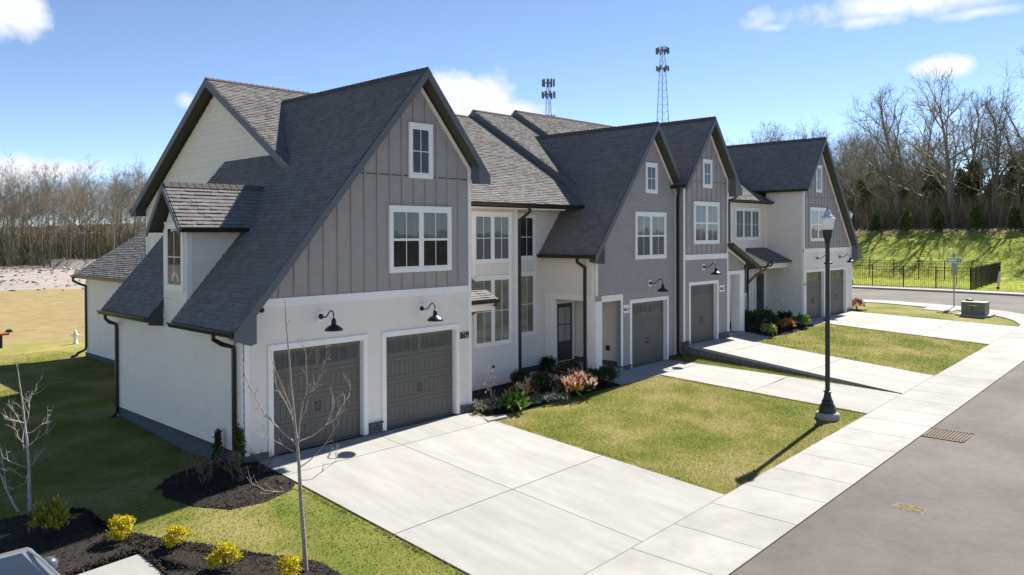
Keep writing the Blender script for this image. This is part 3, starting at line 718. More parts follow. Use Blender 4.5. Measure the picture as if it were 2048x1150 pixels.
# recessed entry front
F1 = front(2.15); P1 = [(7.13, -.16), (11.42, -.16), (11.42, 6.02), (7.13, 6.02)]
w1 = wall(A, F1, P1, M_CREAM); lap(w1, F1, clip(P1, 1, 0, -8.2), M_CREAM)
window(A, F1, 9.24, 11.09, 4.12, 5.86, 2, 'grid', back=M_CURT); window(A, F1, 9.24, 11.09, 1.30, 3.70, 2, 'grid', back=M_WARM)
strip(A, F1, 9.24, 9.35, 3.735, 4.115, .015, .05, M_WHITE, 'trim_board'); strip(A, F1, 10.98, 11.09, 3.735, 4.115, .015, .045, M_WHITE, 'trim_board'); strip(A, F1, 9.35, 10.98, 3.735, 4.115, .015, .036, M_CREAM, 'window_panel')
strip(A, F1, 11.31, 11.425, -.16, 6.0, .015, .035, M_WHITE, 'corner_board')
MB().box(7.2, 11.4, 2.17, 2.4, -.7, -.16).build('foundation', M_FOUND, A)
wall(A, rightw(7.13), [(.16, -.2), (2.15, -.2), (2.15, 6.9), (.16, 6.9)], M_CREAM); wall(A, rightw(11.42), [(2.15, -.2), (2.65, -.2), (2.65, 6.0), (2.15, 6.0)], M_CREAM)
F2 = front(2.65); P2 = [(11.42, .24), (13.5, .24), (13.5, 6.1), (11.42, 6.1)]
w2 = wall(A, F2, P2, M_CREAM); lap(w2, F2, P2, M_CREAM); P3_ = [(13.502, 4.6), (14.7, 6.1), (13.502, 6.1)]; w3_ = wall(A, F2, P3_, M_CREAM); lap(w3_, F2, P3_, M_CREAM)
window(A, F2, 11.95, 12.90, 4.17, 5.86, 1, 'grid', back=M_INT); window(A, F2, 11.95, 12.90, 1.38, 3.73, 1, 'grid', back=M_WARM); strip(A, F2, 11.95, 12.05, 3.765, 4.165, .015, .045, M_WHITE, 'trim_board'); strip(A, F2, 12.8, 12.9, 3.765, 4.165, .015, .045, M_WHITE, 'trim_board')
MB().box(11.4, 13.5, 2.67, 2.9, -.5, .24).build('foundation', M_FOUND, A)
gutter(A, (7.6, EAVE_Y, 6.18), (14.5, EAVE_Y, 6.18), (0, -1, 0)); MB().box(7.2, 13.5, EAVE_Y, 2.6, 5.98, 6.02).build('soffit', M_CREAM, A)
downspout(A, [(11.5, 1.6, 6.06), (11.5, 1.6, 5.9), (11.5, 1.85, 5.75), (11.48, 2.08, 5.62), (11.48, 2.08, 5.4), (11.48, 2.08, .1), (11.5, 1.95, -.05)])
gutter(A, (7.2, .75, 3.06), (9.02, .75, 3.06), (0, -1, 0)); MB().box(7.2, 8.95, .8, .95, 2.72, 2.95).build('beam', M_CREAM, A)
rake(A, rightw(9.0), (.75, 3.06), (2.15, SHA.z(0, 2.15)), .12); MB().tube([(8.9, 2.1, 2.35), (8.9, 1.75, 2.55), (8.9, 1.4, 2.72)], .06, 4, True).build('bracket', M_WOOD, A)
MB().tube([(7.22, 1.5, 2.35), (7.22, 1.1, 2.55), (7.22, .9, 2.72)], .06, 4, True).build('bracket', M_WOOD, A)
downspout(A, [(8.9, .68, 2.98), (8.9, .72, 2.86), (8.95, 1.3, 2.8), (8.98, 2.05, 2.72)], .045)
MB().box(10.05, 10.2, 2.08, 2.134, .52, .7).build('outlet_cover', M_WHITE, A); MB().lathe((10.12, 2.06, .56), [(.02, 0), (.05, .02), (.05, .08), (.01, .1)], 8).build('spigot', M_GUT, A)
# =================================================================== house B (grey lap siding, porch on the corner)
B = thing('townhouse', 'grey townhouse with lap siding gable, corner porch and one garage door', 'house', (16.2, 3, 0), GR)
pb = []; mB, rxB, rzB = 1.265, 17.1, 9.41
BL_ = Slope('L', 13.11, rzB-mB*(rxB-13.11), mB); BR_ = Slope('R', 18.8, rzB-mB*(18.8-rxB), mB)
roof(B, BL_, [[(13.11, -.02), (14.6, -.02), (14.6, 2.75), (13.11, 2.75)], [(14.6, -.02), (17.1, -.02), (17.1, 6.95), (14.6, 1.75)]], pb)
roof(B, BR_, [[(17.1, -.02), (18.8, -.02), (18.8, 3.0), (17.1, 6.95)]], pb, near=False)
S2 = mainF(.32); S2b = mainB(.32)
roof(B, S2, [[(15.22, 1.65), (17.95, 1.65), (17.95, 8.3), (15.22, 8.3)]], pb, name='main_roof', thick=.3); roof(B, S2b, [[(15.22, 8.3), (17.95, 8.3), (17.95, 14.65), (15.22, 14.65)]], pb, name='main_roof', near=False, exp=.3)
lay_shingles(B, pb, 0)
ridge_cap(B, (17.1, -.03, rzB), (17.1, 6.95, rzB), mB); ridge_cap(B, (15.2, 8.3, main_ridge_z(.32)), (17.9, 8.3, main_ridge_z(.32)), MAIN_M)
rake(B, leftw(15.217), (-1.65, S2.z(0, 1.65)), (-8.3, main_ridge_z(.32)), .36); rake(B, leftw(15.217), (-8.3, main_ridge_z(.32)), (-14.65, S2b.z(0, 14.65)), .36)
FB = front(.3); uB = .36
PB = [(13.5, .2), (18.9, .2), (18.9, BR_.z(18.9, 0)-uB), (rxB, rzB-uB-.02), (13.5, BL_.z(13.5, 0)-uB)]
opB = [(13.87, 15.02, -1, 2.74), (15.73, 18.14, -1, 2.50)]
wb = wall(B, FB, PB, M_GREY, opB, name='gable_wall'); lap(wb, FB, PB, M_GREY, opB)
garage_door(B, .3, 15.73, 18.14, .08, 2.50)
window(B, FB, 15.94, 18.07, 4.14, 5.93, 2, 'dh', back=M_CURT); window(B, FB, 16.64, 17.45, 6.68, 7.84, 1, 'grid')
wall_lamp(B, .3, 16.96, 3.20); text(B, FB, 15.38, 2.24, '0611', .165, M_BLACK, 'house_number'); strip(B, FB, 15.2, 15.56, 2.16, 2.46, .012, .028, M_WHITE, 'number_plate')
FRB = front(-.022); rake(B, FRB, (13.09, BL_.z(13.09, 0)), (rxB, rzB)); rake(B, FRB, (rxB, rzB), (18.82, BR_.z(18.82, 0)))
MB().prism(FRB, [(13.11, BL_.z(13.11, 0)-.1), (13.62, BL_.z(13.62, 0)-.22), (13.62, 4.05), (13.11, 4.12)], -.28, .03).build('eave_return', M_DARK, B)
MB().prism(FB, [(rxB+.02, rzB-uB-.06), (18.9, BR_.z(18.9, 0)-uB), (18.9, BR_.z(18.9, 0)-uB-.15), (rxB+.02, rzB-uB-.21)], .014, .045).build('frieze_board', M_CREAM, B)
strip(B, FB, 18.75, 18.84, .2, BR_.z(18.84, 0)-uB, .014, .035, M_WHITE, 'corner_board'); strip(B, FB, 13.5, 13.62, 2.9, BL_.z(13.6, 0)-uB-.2, .014, .035, M_WHITE, 'corner_board')
# porch on the left corner
FBl = leftw(13.5); PBl = [(-2.65, .2), (-.3, .2), (-.3, BL_.z(13.5, 0)-.27), (-2.65, BL_.z(13.5, 0)-.27)]
wbl = wall(B, FBl, clip(clip(PBl, 0, 1, -2.74), -1, 0, -.455), M_CREAM, name='porch_wall'); lap(wbl, FBl, clip(PBl, 0, 1, -2.9), M_CREAM)
strip(B, FBl, -2.65, -.3, 2.70, 2.90, .002, .03, M_WHITE, 'header_trim'); strip(B, FBl, -2.65, -2.2, .2, 2.70, -.14, .028, M_WHITE, 'pilaster'); strip(B, FBl, -.42, -.3, 2.9, 4.2, .014, .032, M_WHITE, 'corner_board')
MB().box(13.484, 13.862, .262, .655, .06, 2.70).build('porch_post', M_WHITE, B)
rects(FB, [(13.85, 15.02, 2.66, 2.88), (15.02, 15.14, .2, 2.88)], .014, .04).build('porch_casing', M_WHITE, B)
MB().box(13.42, 15.2, .24, 2.6, -.3, .16).build('porch_floor', M_CONC, B); MB().box(13.5, 15.2, .45, 2.65, 2.80, 2.85).build('porch_ceiling', M_CREAM, B)
wi = wall(B, leftw(15.2), [(-2.62, .3), (-.46, .3), (-.46, 2.8), (-2.62, 2.8)], M_CREAM, name='porch_wall'); lap(wi, leftw(15.2), [(-2.62, .34), (-.46, .34), (-.46, 2.8), (-2.62, 2.8)], M_CREAM, single=False)
wall(B, front(2.62), [(13.5, .2), (15.2, .2), (15.2, 2.8), (13.5, 2.8)], M_CREAM, name='porch_wall')
MB().box(15.14, 15.2, .46, 2.6, .16, .34).build('stone_base', M_STONE, B)
Fd = front(2.60)
fd = strip(B, Fd, 14.05, 14.98, .26, 2.45, 0, .04, M_FDOOR, 'front_door'); rects(Fd, [(13.93, 14.05, .26, 2.57), (14.98, 15.10, .26, 2.57), (14.05, 14.98, 2.45, 2.57)], 0, .06).build('door_casing', M_WHITE, B)
for (a, b) in ((14.17, 14.50), (14.53, 14.86)):
    for (c, d) in ((1.0, 1.62), (1.66, 2.30)): strip(fd, Fd, a, b, c, d, .042, .046, M_BLIND, 'blind'); strip(fd, Fd, a, b, c, d, .05, .052, M_GLASS, 'pane')
strip(fd, Fd, 14.17, 14.86, .42, .85, .041, .05, M_FDOOR, 'door_panel'); MB().tube([Fd.p(14.92, 1.2, .04), Fd.p(14.92, 1.2, .09), Fd.p(14.86, 1.2, .09)], .014, 6).build('handle', M_BLACK, fd)
MB().box(15.10, 15.185, .9, 1.02, .72, .9).build('outlet_cover', M_BLACK, B)
stone_base(B, 15.13, 15.62, .24, .45, -.1, .2); stone_base(B, 18.28, 18.92, .24, .45, -.1, .22)
gutter(B, (13.11, .0, BL_.z(13.11, 0)), (13.11, 2.75, BL_.z(13.11, 0)), (-1, 0, 0))
downspout(B, [(13.05, .75, 4.26), (13.05, .75, 4.12), (13.25, .72, 4.0), (13.42, .70, 3.9), (13.42, .70, 3.7), (13.42, .70, .3), (13.42, .66, .1), (13.3, .5, .02)], .06)
downspout(B, [(18.72, .0, 7.05), (18.72, .05, 6.85), (18.80, .16, 6.65), (18.82, .18, 6.4), (18.82, .18, .4), (18.80, .1, .2), (18.72, -.1, .12)], .055)
gutter(B, (18.62, -.36, 7.07), (18.62, .3, 7.07), (-1, 0, 0)); MB().box(18.45, 18.98, -.1, .3, 6.92, 7.05).build('valley_box', M_GUT, B)

# =================================================================== house C
C = thing('townhouse', 'grey townhouse with vertical battens on its gable and a raised driveway', 'house', (21.2, 3, .55), GR)
pc = []; mC, rxC, rzC = 1.27, 20.9, 9.98
CL_ = Slope('L', 18.6, rzC-mC*2.3, mC); CR_ = Slope('R', 23.2, rzC-mC*2.3, mC)
roof(C, CL_, [[(18.6, -.35), (20.9, -.35), (20.9, 6.95), (18.6, 2.3)]], pc); roof(C, CR_, [[(20.9, -.35), (23.2, -.35), (23.2, 2.3), (20.9, 6.95)]], pc, near=False)
S3 = mainF(.6); S3b = mainB(.6)
roof(C, S3, [[(17.9, 1.65), (26.2, 1.65), (26.2, 8.3), (17.9, 8.3)]], pc, name='main_roof', thick=.28); roof(C, S3b, [[(17.9, 8.3), (26.2, 8.3), (26.2, 14.65), (17.9, 14.65)]], pc, name='main_roof', near=False, exp=.3)
FL2 = Slope('R', 25.1, 3.62, .42)
roof(C, FL2, [[(22.55, -.3), (25.1, -.3), (25.1, 2.0), (22.55, 2.0)]], pc, name='porch_roof', thick=.12, near=False)
lay_shingles(C, pc, 0)
ridge_cap(C, (20.9, -.36, rzC), (20.9, 6.95, rzC), mC); ridge_cap(C, (17.9, 8.3, main_ridge_z(.6)), (26.2, 8.3, main_ridge_z(.6)), MAIN_M)
rake(C, leftw(17.897), (-1.65, S3.z(0, 1.65)), (-8.3, main_ridge_z(.6)), .34)
rake(C, leftw(17.897), (-8.3, main_ridge_z(.6)), (-14.65, S3b.z(0, 14.65)), .25)
uC = .36; PC = [(18.9, .75), (22.6, .75), (22.6, CR_.z(22.6, 0)-uC), (rxC, rzC-uC-.02), (18.9, CL_.z(18.9, 0)-uC)]
opC = [(19.45, 21.62, -1, 3.0)]
wcl = wall(C, F0, clip(PC, 0, -1, 4.1), M_GREY, opC); lap(wcl, F0, clip(PC, 0, -1, 4.04), M_GREY, opC, single=False)
wcu = wall(C, F0, clip(PC, 0, 1, -4.1), M_GREY, name='gable_wall'); battens(wcu, F0, clip(PC, 0, 1, -4.25), M_GREY, 19.2, .40)
strip(wcu, F0, 19.02, 22.5, 7.28, 7.30, .001, .012, M_DARK, 'joint_flashing')
strip(C, F0, 18.9, 22.6, 4.04, 4.25, .001, .032, M_WHITE, 'band_board')
garage_door(C, 0, 19.45, 21.62, .62, 3.0, .12)
window(C, F0, 19.69, 21.78, 4.68, 6.42, 2, 'dh', back=M_CURT); window(C, F0, 20.41, 21.17, 7.03, 8.20, 1, 'grid')
strip(C, F0, 18.9, 19.02, .75, CL_.z(18.95, 0)-uC, .014, .034, M_WHITE, 'corner_board'); strip(C, F0, 22.5, 22.6, .75, CR_.z(22.6, 0)-uC, .014, .034, M_WHITE, 'corner_board')
MB().prism(F0, [(rxC+.02, rzC-uC-.06), (22.6, CR_.z(22.6, 0)-uC), (22.6, CR_.z(22.6, 0)-uC-.15), (rxC+.02, rzC-uC-.21)], .001, .045).build('frieze_board', M_CREAM, C)
rake(C, FR, (18.58, CL_.z(18.58, 0)), (rxC, rzC)); rake(C, FR, (rxC, rzC), (23.22, CR_.z(23.22, 0)))
MB().prism(FR, [(23.2, CR_.z(23.2, 0)-.1), (22.62, CR_.z(22.62, 0)-.2), (22.62, 6.72), (23.2, 6.78)], -.3, .03).build('eave_return', M_RAKE, C)
wall_lamp(C, 0, 20.5, 3.72); text(C, F0, 22.06, 2.67, '0613', .18, M_BLACK, 'house_number'); strip(C, F0, 21.84, 22.28, 2.60, 2.88, .012, .028, M_WHITE, 'number_plate')
ret = wall(C, leftw(18.893), [(-.3, .2), (0, .2), (0, 7.05), (-.3, 7.05)], M_GREY)
stone_base(C, 18.86, 19.31, -.06, .1, -.1, .72); stone_base(C, 21.76, 22.62, -.05, .1, .4, .82)
wall(C, rightw(22.6), [(.16, .4), (2.0, .4), (2.0, 7.3), (.16, 7.3)], M_GREY)
# porch lean-to on the right
wall(C, front(.02), [(22.6, 3.46), (24.15, 3.46), (24.15, FL2.z(24.15, 0)-.2), (22.6, FL2.z(22.6, 0)-.2)], M_GREY, name='porch_wall')
rects(F0, [(22.6, 23.72, 3.30, 3.46), (22.62, 22.72, .8, 3.30)], -.1, .03).build('porch_casing', M_WHITE, C)
MB().box(23.72, 24.15, -.0, .42, .72, 3.46).build('porch_post', M_WHITE, C)
rake(C, front(-.302), (22.53, FL2.z(22.53, 0)), (25.12, FL2.z(25.12, 0)), .2, material=M_SOFF); MB().prism(front(-.02), [(22.6, FL2.z(22.6, 0)-.2), (24.15, FL2.z(24.15, 0)-.2), (24.15, FL2.z(24.15, 0)-.31), (22.6, FL2.z(22.6, 0)-.31)], 0, .03).build('frieze_board', M_CREAM, C)
gutter(C, (25.1, -.3, 3.62), (25.1, 2.0, 3.62), (1, 0, 0)); MB().box(22.62, 24.2, -.02, 2.0, .35, .70).build('porch_floor', M_CONC, C)
downspout(C, [(23.28, -.1, 6.95), (23.28, -.1, 6.75), (22.9, -.08, 6.6), (22.67, -.05, 6.5), (22.66, -.05, 6.2), (22.66, -.05, 4.72)], .055)
gutter(C, (23.2, -.33, CR_.z(23.2, 0)), (23.2, 2.2, CR_.z(23.2, 0)), (1, 0, 0))
wall(C, backw(14.23), [(-26.2, -.2), (-15.2, -.2), (-15.2, 6.5), (-26.2, 6.5)], M_CREAM)

# =================================================================== house D (far end house, two garages)
D = thing('townhouse', 'end townhouse with grey battened gable and two garage doors beside the cross street', 'house', (33.5, 3, .6), GR)
pd = []; mD, rxD, rzD = 1.21, 32.5, 10.14
DL_ = Slope('L', 30.2, rzD-mD*2.3, mD); DR_ = Slope('R', 37.65, rzD-mD*5.15, mD)
roof(D, DL_, [[(30.2, -.35), (32.5, -.35), (32.5, 7.2), (30.2, 2.65)]], pd); roof(D, DR_, [[(32.5, -.35), (37.65, -.35), (37.65, 7.8), (32.5, 7.8)]], pd, near=False)
S4 = mainF(.6); S4b = mainB(.6)
roof(D, S4, [[(26.2, 1.65), (30.9, 1.65), (30.9, 8.3), (26.2, 8.3)], [(30.9, 4.0), (33.6, 7.9), (33.6, 8.3), (30.9, 8.3)]], pd, name='main_roof'); roof(D, S4b, [[(26.2, 8.3), (33.9, 8.3), (33.9, 14.65), (26.2, 14.65)]], pd, name='main_roof', near=False, exp=.3)
SHD = Slope('F', .7, 3.74, .477); roof(D, SHD, [[(28.25, .7), (30.5, .7), (30.5, 2.0), (28.25, 2.0)]], pd, name='entry_roof', thick=.1)
lay_shingles(D, pd, 0)
ridge_cap(D, (32.5, -.36, rzD), (32.5, 7.2, rzD), mD); ridge_cap(D, (26.2, 8.3, main_ridge_z(.6)), (33.8, 8.3, main_ridge_z(.6)), MAIN_M)
uD = .36; PD = [(30.5, .82), (37.1, .82), (37.1, DR_.z(37.1, 0)-uD), (rxD, rzD-uD-.02), (30.5, DL_.z(30.5, 0)-uD)]
opD = [(30.82, 33.12, -1, 3.10), (33.92, 36.22, -1, 3.10)]
wdl = wall(D, F0, clip(PD, 0, -1, 4.2), M_CREAM, opD); wdu = wall(D, F0, clip(PD, 0, 1, -4.2), M_GREY, name='gable_wall'); battens(wdu, F0, clip(PD, 0, 1, -4.32), M_GREY, 30.75, .41)
strip(wdu, F0, 30.62, 34.6, 7.0, 7.02, .001, .012, M_DARK, 'joint_flashing'); MB().prism(F0, clip(clip(PD, 0, 1, -4.12), 0, -1, 4.32), .001, .03).build('band_board', M_WHITE, D)
garage_door(D, 0, 30.82, 33.12, .68, 3.10); garage_door(D, 0, 33.92, 36.22, .68, 3.10)
window(D, F0, 31.28, 33.35, 4.70, 6.44, 2, 'dh', back=M_CURT); window(D, F0, 32.01, 32.76, 7.27, 8.68, 1, 'grid')
wall_lamp(D, 0, 32.2, 3.80, False); wall_lamp(D, 0, 35.3, 3.80, False); text(D, F0, 30.66, 2.45, '0615', .13, M_BLACK, 'house_number')
strip(D, F0, 30.5, 30.62, .82, DL_.z(30.5, 0)-uD, .001, .034, M_WHITE, 'corner_board'); strip(D, F0, 36.98, 37.1, .82, DR_.z(37.1, 0)-uD, .001, .034, M_WHITE, 'corner_board')
MB().prism(F0, [(rxD+.02, rzD-uD-.06), (37.1, DR_.z(37.1, 0)-uD), (37.1, DR_.z(37.1, 0)-uD-.16), (rxD+.02, rzD-uD-.22)], .001, .045).build('frieze_board', M_CREAM, D)
rake(D, FR, (30.18, DL_.z(30.18, 0)), (rxD, rzD)); rake(D, FR, (rxD, rzD), (37.67, DR_.z(37.67, 0)))
MB().prism(FR, [(37.65, DR_.z(37.65, 0)-.1), (37.0, DR_.z(37.0, 0)-.2), (37.0, 3.62), (37.65, 3.62)], -.3, .03).build('eave_return', M_RAKE, D)
FDl = leftw(30.5); PDl = [(-2.0, .84), (0, .84), (0, DL_.z(30.5, 0)-.25), (-2.0, DL_.z(30.5, 0)-.25)]
wdd = wall(D, FDl, clip(PDl, -1, 0, -.155), M_CREAM); lap(wdd, FDl, PDl, M_CREAM, single=False); strip(D, FDl, -.11, 0, .84, DL_.z(30.5, 0)-.26, .014, .032, M_WHITE, 'corner_board')
MB().box(30.47, 30.6, .0, 2.0, .2, .84).build('stone_base', M_STONE, D); stone_base(D, 36.36, 37.12, -.05, .3, .4, .84); stone_base(D, 30.44, 30.68, -.05, .1, .4, .84)
FRc = front(2.0); PR = [(22.6, .78), (30.5, .78), (30.5, 6.62), (22.6, 6.62)]
wrc = wall(D, FRc, PR, M_CREAM); lap(wrc, FRc, PR, M_CREAM, single=False)
window(D, FRc, 27.03, 29.69, 4.78, 6.40, 3, 'grid', back=M_CURT); window(D, FRc, 27.03, 28.62, 1.95, 4.10, 2, 'grid', back=M_CURT)
strip(D, FRc, 28.85, 28.95, .78, 4.1, .014, .034, M_WHITE, 'trim_board'); strip(D, FRc, 30.38, 30.5, .78, 6.6, .014, .034, M_WHITE, 'corner_board')
Fdd = front(1.985); fd2 = strip(D, Fdd, 29.25, 30.15, .82, 3.05, 0, .03, M_FDOOR, 'front_door'); rects(Fdd, [(29.13, 29.25, .82, 3.17), (30.15, 30.27, .82, 3.17), (29.25, 30.15, 3.05, 3.17)], .01, .05).build('door_casing', M_WHITE, D)
strip(fd2, Fdd, 29.4, 30.0, 1.5, 2.9, .034, .036, M_INT, 'window_backing'); strip(fd2, Fdd, 29.4, 30.0, 1.5, 2.9, .04, .042, M_GLASS, 'pane'); rects(Fdd, [(29.69, 29.71, 1.5, 2.9), (29.4, 30.0, 2.19, 2.21)], .043, .05).build('muntin', M_FDOOR, fd2)
gutter(D, (23.3, EAVE_Y, 6.78), (30.6, EAVE_Y, 6.78), (0, -1, 0)); MB().box(23.2, 30.5, EAVE_Y, 2.0, 6.58, 6.62).build('soffit', M_CREAM, D)
gutter(D, (30.2, -.33, DL_.z(30.2, 0)), (30.2, 2.6, DL_.z(30.2, 0)), (-1, 0, 0))
gutter(D, (28.25, .7, 3.74), (30.5, .7, 3.74), (0, -1, 0)); rake(D, leftw(28.24), (-.7, 3.74), (-2.0, SHD.z(0, 2.0)), .14); MB().prism(leftw(28.3), [(-2.0, 3.45), (-.8, 3.45), (-.8, 3.62), (-2.0, 4.2)], -.08, 0).build('gable_infill', M_CREAM, D)
MB().box(28.3, 30.5, .78, .9, 3.36, 3.62).build('beam', M_CREAM, D)
for bx_ in (28.4,): MB().tube([(bx_, 1.95, 2.6), (bx_, 1.5, 3.05), (bx_, .95, 3.36)], .07, 4, True).build('bracket', M_WOOD, D)
downspout(D, [(28.35, .62, 3.64), (28.35, .7, 3.50), (28.3, 1.2, 3.42), (28.25, 1.85, 3.32), (28.25, 1.9, 3.1), (28.25, 1.9, .8)], .05)
wall(D, rightw(37.1), [(.16, .2), (7.8, .2), (7.8, 4.3), (.16, 4.3)], M_CREAM); wall(D, backw(7.8), [(-37.1, .2), (-30.5, .2), (-30.5, 7.5), (-32.5, 9.8), (-37.1, 4.3)], M_CREAM); wall(D, backw(14.23), [(-33.5, .2), (-26.2, .2), (-26.2, 6.5), (-33.5, 6.5)], M_CREAM)
wall(D, rightw(33.5), [(2, .2), (14.23, .2), (14.23, 6.6), (8.3, 10.5), (2, 6.6)], M_CREAM, name='side_gable_wall')
MB().box(30.2, 30.25, .9, 1.0, 1.5, 1.7).build('outlet_cover', M_WHITE, D)
# =================================================================== plants
def segs_mesh(name, segs, n, material):
    """tapered n-sided prisms from an array of (p0, p1, r0, r1)"""
    S = np.array(segs, dtype=np.float64); p0, p1, r0, r1 = S[:, :3], S[:, 3:6], S[:, 6], S[:, 7]
    d = p1-p0; d /= np.linalg.norm(d, axis=1, keepdims=True)+1e-9
    ref = np.where(np.abs(d[:, 2:3]) < .9, np.array([[0, 0, 1.0]]), np.array([[1.0, 0, 0]])); a = np.cross(ref, d); a /= np.linalg.norm(a, axis=1, keepdims=True)+1e-9; b = np.cross(d, a)
    th = np.arange(n)*2*np.pi/n; ring = a[:, None, :]*np.cos(th)[None, :, None] + b[:, None, :]*np.sin(th)[None, :, None]
    v = np.concatenate([p0[:, None, :]+ring*r0[:, None, None], p1[:, None, :]+ring*r1[:, None, None]], 1).reshape(-1, 3)
    k = np.arange(len(S))[:, None]*2*n; j = np.arange(n)[None, :]; f = np.stack([k+j, k+(j+1) % n, k+n+(j+1) % n, k+n+j], -1).reshape(-1, 4)
    return raw_mesh(name, v, f, material)
def raw_mesh(name, v, f, material, var=None):
    me = bpy.data.meshes.new(name); nv, nf, k = len(v), len(f), f.shape[1]
    me.vertices.add(nv); me.vertices.foreach_set('co', np.asarray(v, np.float32).ravel()); me.loops.add(nf*k); me.loops.foreach_set('vertex_index', np.asarray(f, np.int32).ravel())
    me.polygons.add(nf); me.polygons.foreach_set('loop_start', np.arange(0, nf*k, k, dtype=np.int32)); me.polygons.foreach_set('loop_total', np.full(nf, k, dtype=np.int32))
    me.materials.append(material)
    if var is not None: a = me.attributes.new('var', 'FLOAT', 'FACE'); a.data.foreach_set('value', np.asarray(var, np.float32))
    me.update(calc_edges=True); return me
def bare_tree(h, seed, spread=.5, first=.28, n1=11, n2=6, n3=6, r=None, trunk_wobble=.03, up=.25, twig=.02):
    rn = random.Random(seed); tr, cr = [], []
    r = r or h*.014
    def limb(p, d, ln, rad, lev, out):
        k = (7, 5, 4, 3)[lev]; pts = [p.copy()]; q = p.copy(); dd = d.copy()
        for i in range(k):
            wob = (trunk_wobble, .16, .22, .28)[lev]
            dd = (dd + Vector((rn.gauss(0, wob), rn.gauss(0, wob), rn.gauss(0, wob)+(up*.35 if lev else 0)))).normalized(); q = q+dd*(ln/k); pts.append(q.copy())
        end = (.12, .25, .35, .5)[lev]
        for i in range(k):
            r0 = max(rad*(1-(1-end)*i/k), twig*.7); r1 = max(rad*(1-(1-end)*(i+1)/k), twig*.6); out.append((*pts[i], *pts[i+1], r0, r1))
        if lev == 3: return
        n = (n1, n2, n3)[lev]
        for c in range(n):
            t = (first+(1-first)*(c+rn.random())/n) if lev == 0 else rn.uniform(.22, 1.0)
            s = min(k-1e-3, t*k); i = int(s); pp = pts[i].lerp(pts[i+1], s-i); ax = (pts[i+1]-pts[i]).normalized()
            az = rn.uniform(0, 2*math.pi) if lev else (c*2.4+rn.uniform(-.5, .5)); perp = ax.orthogonal().normalized(); perp = Matrix.Rotation(az, 3, ax) @ perp
            ang = math.radians(rn.uniform(28, 58)) if lev else math.radians(rn.uniform(30, 62)*spread*1.6*(1.15-.55*t))
            nd = (ax*math.cos(ang)+perp*math.sin(ang)).normalized()
            nl = ln*((.62-.38*t) if lev == 0 else .55*rn.uniform(.6, 1.1)); nr = rad*(1-.7*t)*(.62 if lev == 0 else .55)
            limb(pp, nd, nl, max(nr, twig), lev+1, cr)
    limb(Vector((0, 0, -.2)), Vector((0, 0, 1)), h*.93, r, 0, tr)
    return tr, cr
M_BARK = mat('grey brown bark', (.24, .20, .165), .95, .3, 6, rnd=.25)
M_TWIG = mat('fine winter twigs', (.235, .21, .165), .95, .25, 2, rnd=.28)
M_BARKD = mat('dark bark', (.085, .072, .062), .95, .3, 6, rnd=.2)
protos = []
def make_tree_meshes(i, **kw):
    tr, cr = bare_tree(**kw); return segs_mesh('trunk', tr, 7, M_BARK), segs_mesh('crown', cr, 3, M_TWIG)
wood = [make_tree_meshes(i, h=16+i % 3, seed=20+i, spread=.42+.05*(i % 3), first=.34, n1=12, n2=6, n3=6, twig=.018, r=.15+.02*(i % 3)) for i in range(6)]
big = [make_tree_meshes(10+i, h=19, seed=60+i, spread=.72, first=.22, n1=13, n2=8, n3=7, twig=.02, r=.46, trunk_wobble=.08, up=.3) for i in range(4)]
def place_tree(meshes, x, y, s, label, group, cat='tree', name='bare_tree', z=None, sz=None):
    e = thing(name, label, cat, (x, y, G(x, y) if z is None else z), group); e.rotation_euler = (0, 0, random.uniform(0, 6.28)); e.scale = (s, s, sz or s)
    for nm, me in zip(('trunk', 'crown'), meshes): o = bpy.data.objects.new(nm, me); COL.objects.link(o); o.parent = e
    return e
rr = random.Random(3)
# wood beyond the gravel field on the left
cells = []
for row, dist in enumerate((138, 142, 147, 152, 158, 164, 170, 176)):
    yaw0, yaw1 = 66, 82; n = int((yaw1-yaw0)*math.pi/180*dist/2.5)
    for i in range(n):
        a = math.radians(yaw0+(yaw1-yaw0)*(i+rr.uniform(.1, .9))/n); d = dist+rr.uniform(-2.5, 2.5); cells.append((CAM.x+d*math.cos(a), CAM.y+d*math.sin(a)))
for x, y in cells:
    place_tree(wood[rr.randrange(6)], x, y, rr.uniform(.55, .82), 'bare winter tree in the dense wood beyond the gravel field', 'trees of the wood beyond the gravel field', name='bare_tree')
# wooded rise on the right
ORD = ['first', 'second', 'third', 'fourth', 'fifth', 'sixth', 'seventh', 'eighth', 'ninth', 'tenth', 'eleventh', 'twelfth', 'thirteenth']
for row, xx in enumerate((96, 102, 108, 116, 125)):
    n = 17
    for i in range(n):
        y = -8+(64)*(i+rr.uniform(.1, .9))/n; x = xx+rr.uniform(-2.5, 2.5)
        place_tree(wood[rr.randrange(6)], x, y, rr.uniform(.42, .66) if y < 40 else rr.uniform(.45, .66), 'slender bare tree in the thicket on top of the grassy bank', 'thicket trees above the grassy bank')
for (px, dx, s, k) in ((1740, 106, .60, 3), (1795, 97, .86, 2), (1850, 107, .78, 1), (1905, 97, .90, 0), (1952, 110, .82, 2), (1990, 101, .78, 1), (2052, 98, .95, 3), (2110, 96, .9, 0)):
    p = at(px, 480, 0, dx); place_tree(big[k], dx, p.y, s, ORD[(px > 1740)+(px > 1795)+(px > 1850)+(px > 1905)+(px > 1952)+(px > 1990)+(px > 2052)]+' tall wide-branching bare tree above the thicket, counting from the far gable', 'tall trees above the thicket', name='tall_bare_tree')
for i in range(62):
    x = rr.uniform(140, 200); y = CAM.y+(x-CAM.x)*math.tan(math.radians(rr.uniform(17, 34))); place_tree(wood[rr.randrange(6)], x, y, rr.uniform(.72, .95), 'bare tree on the far wooded ridge behind the roofs', 'trees of the far wooded ridge')
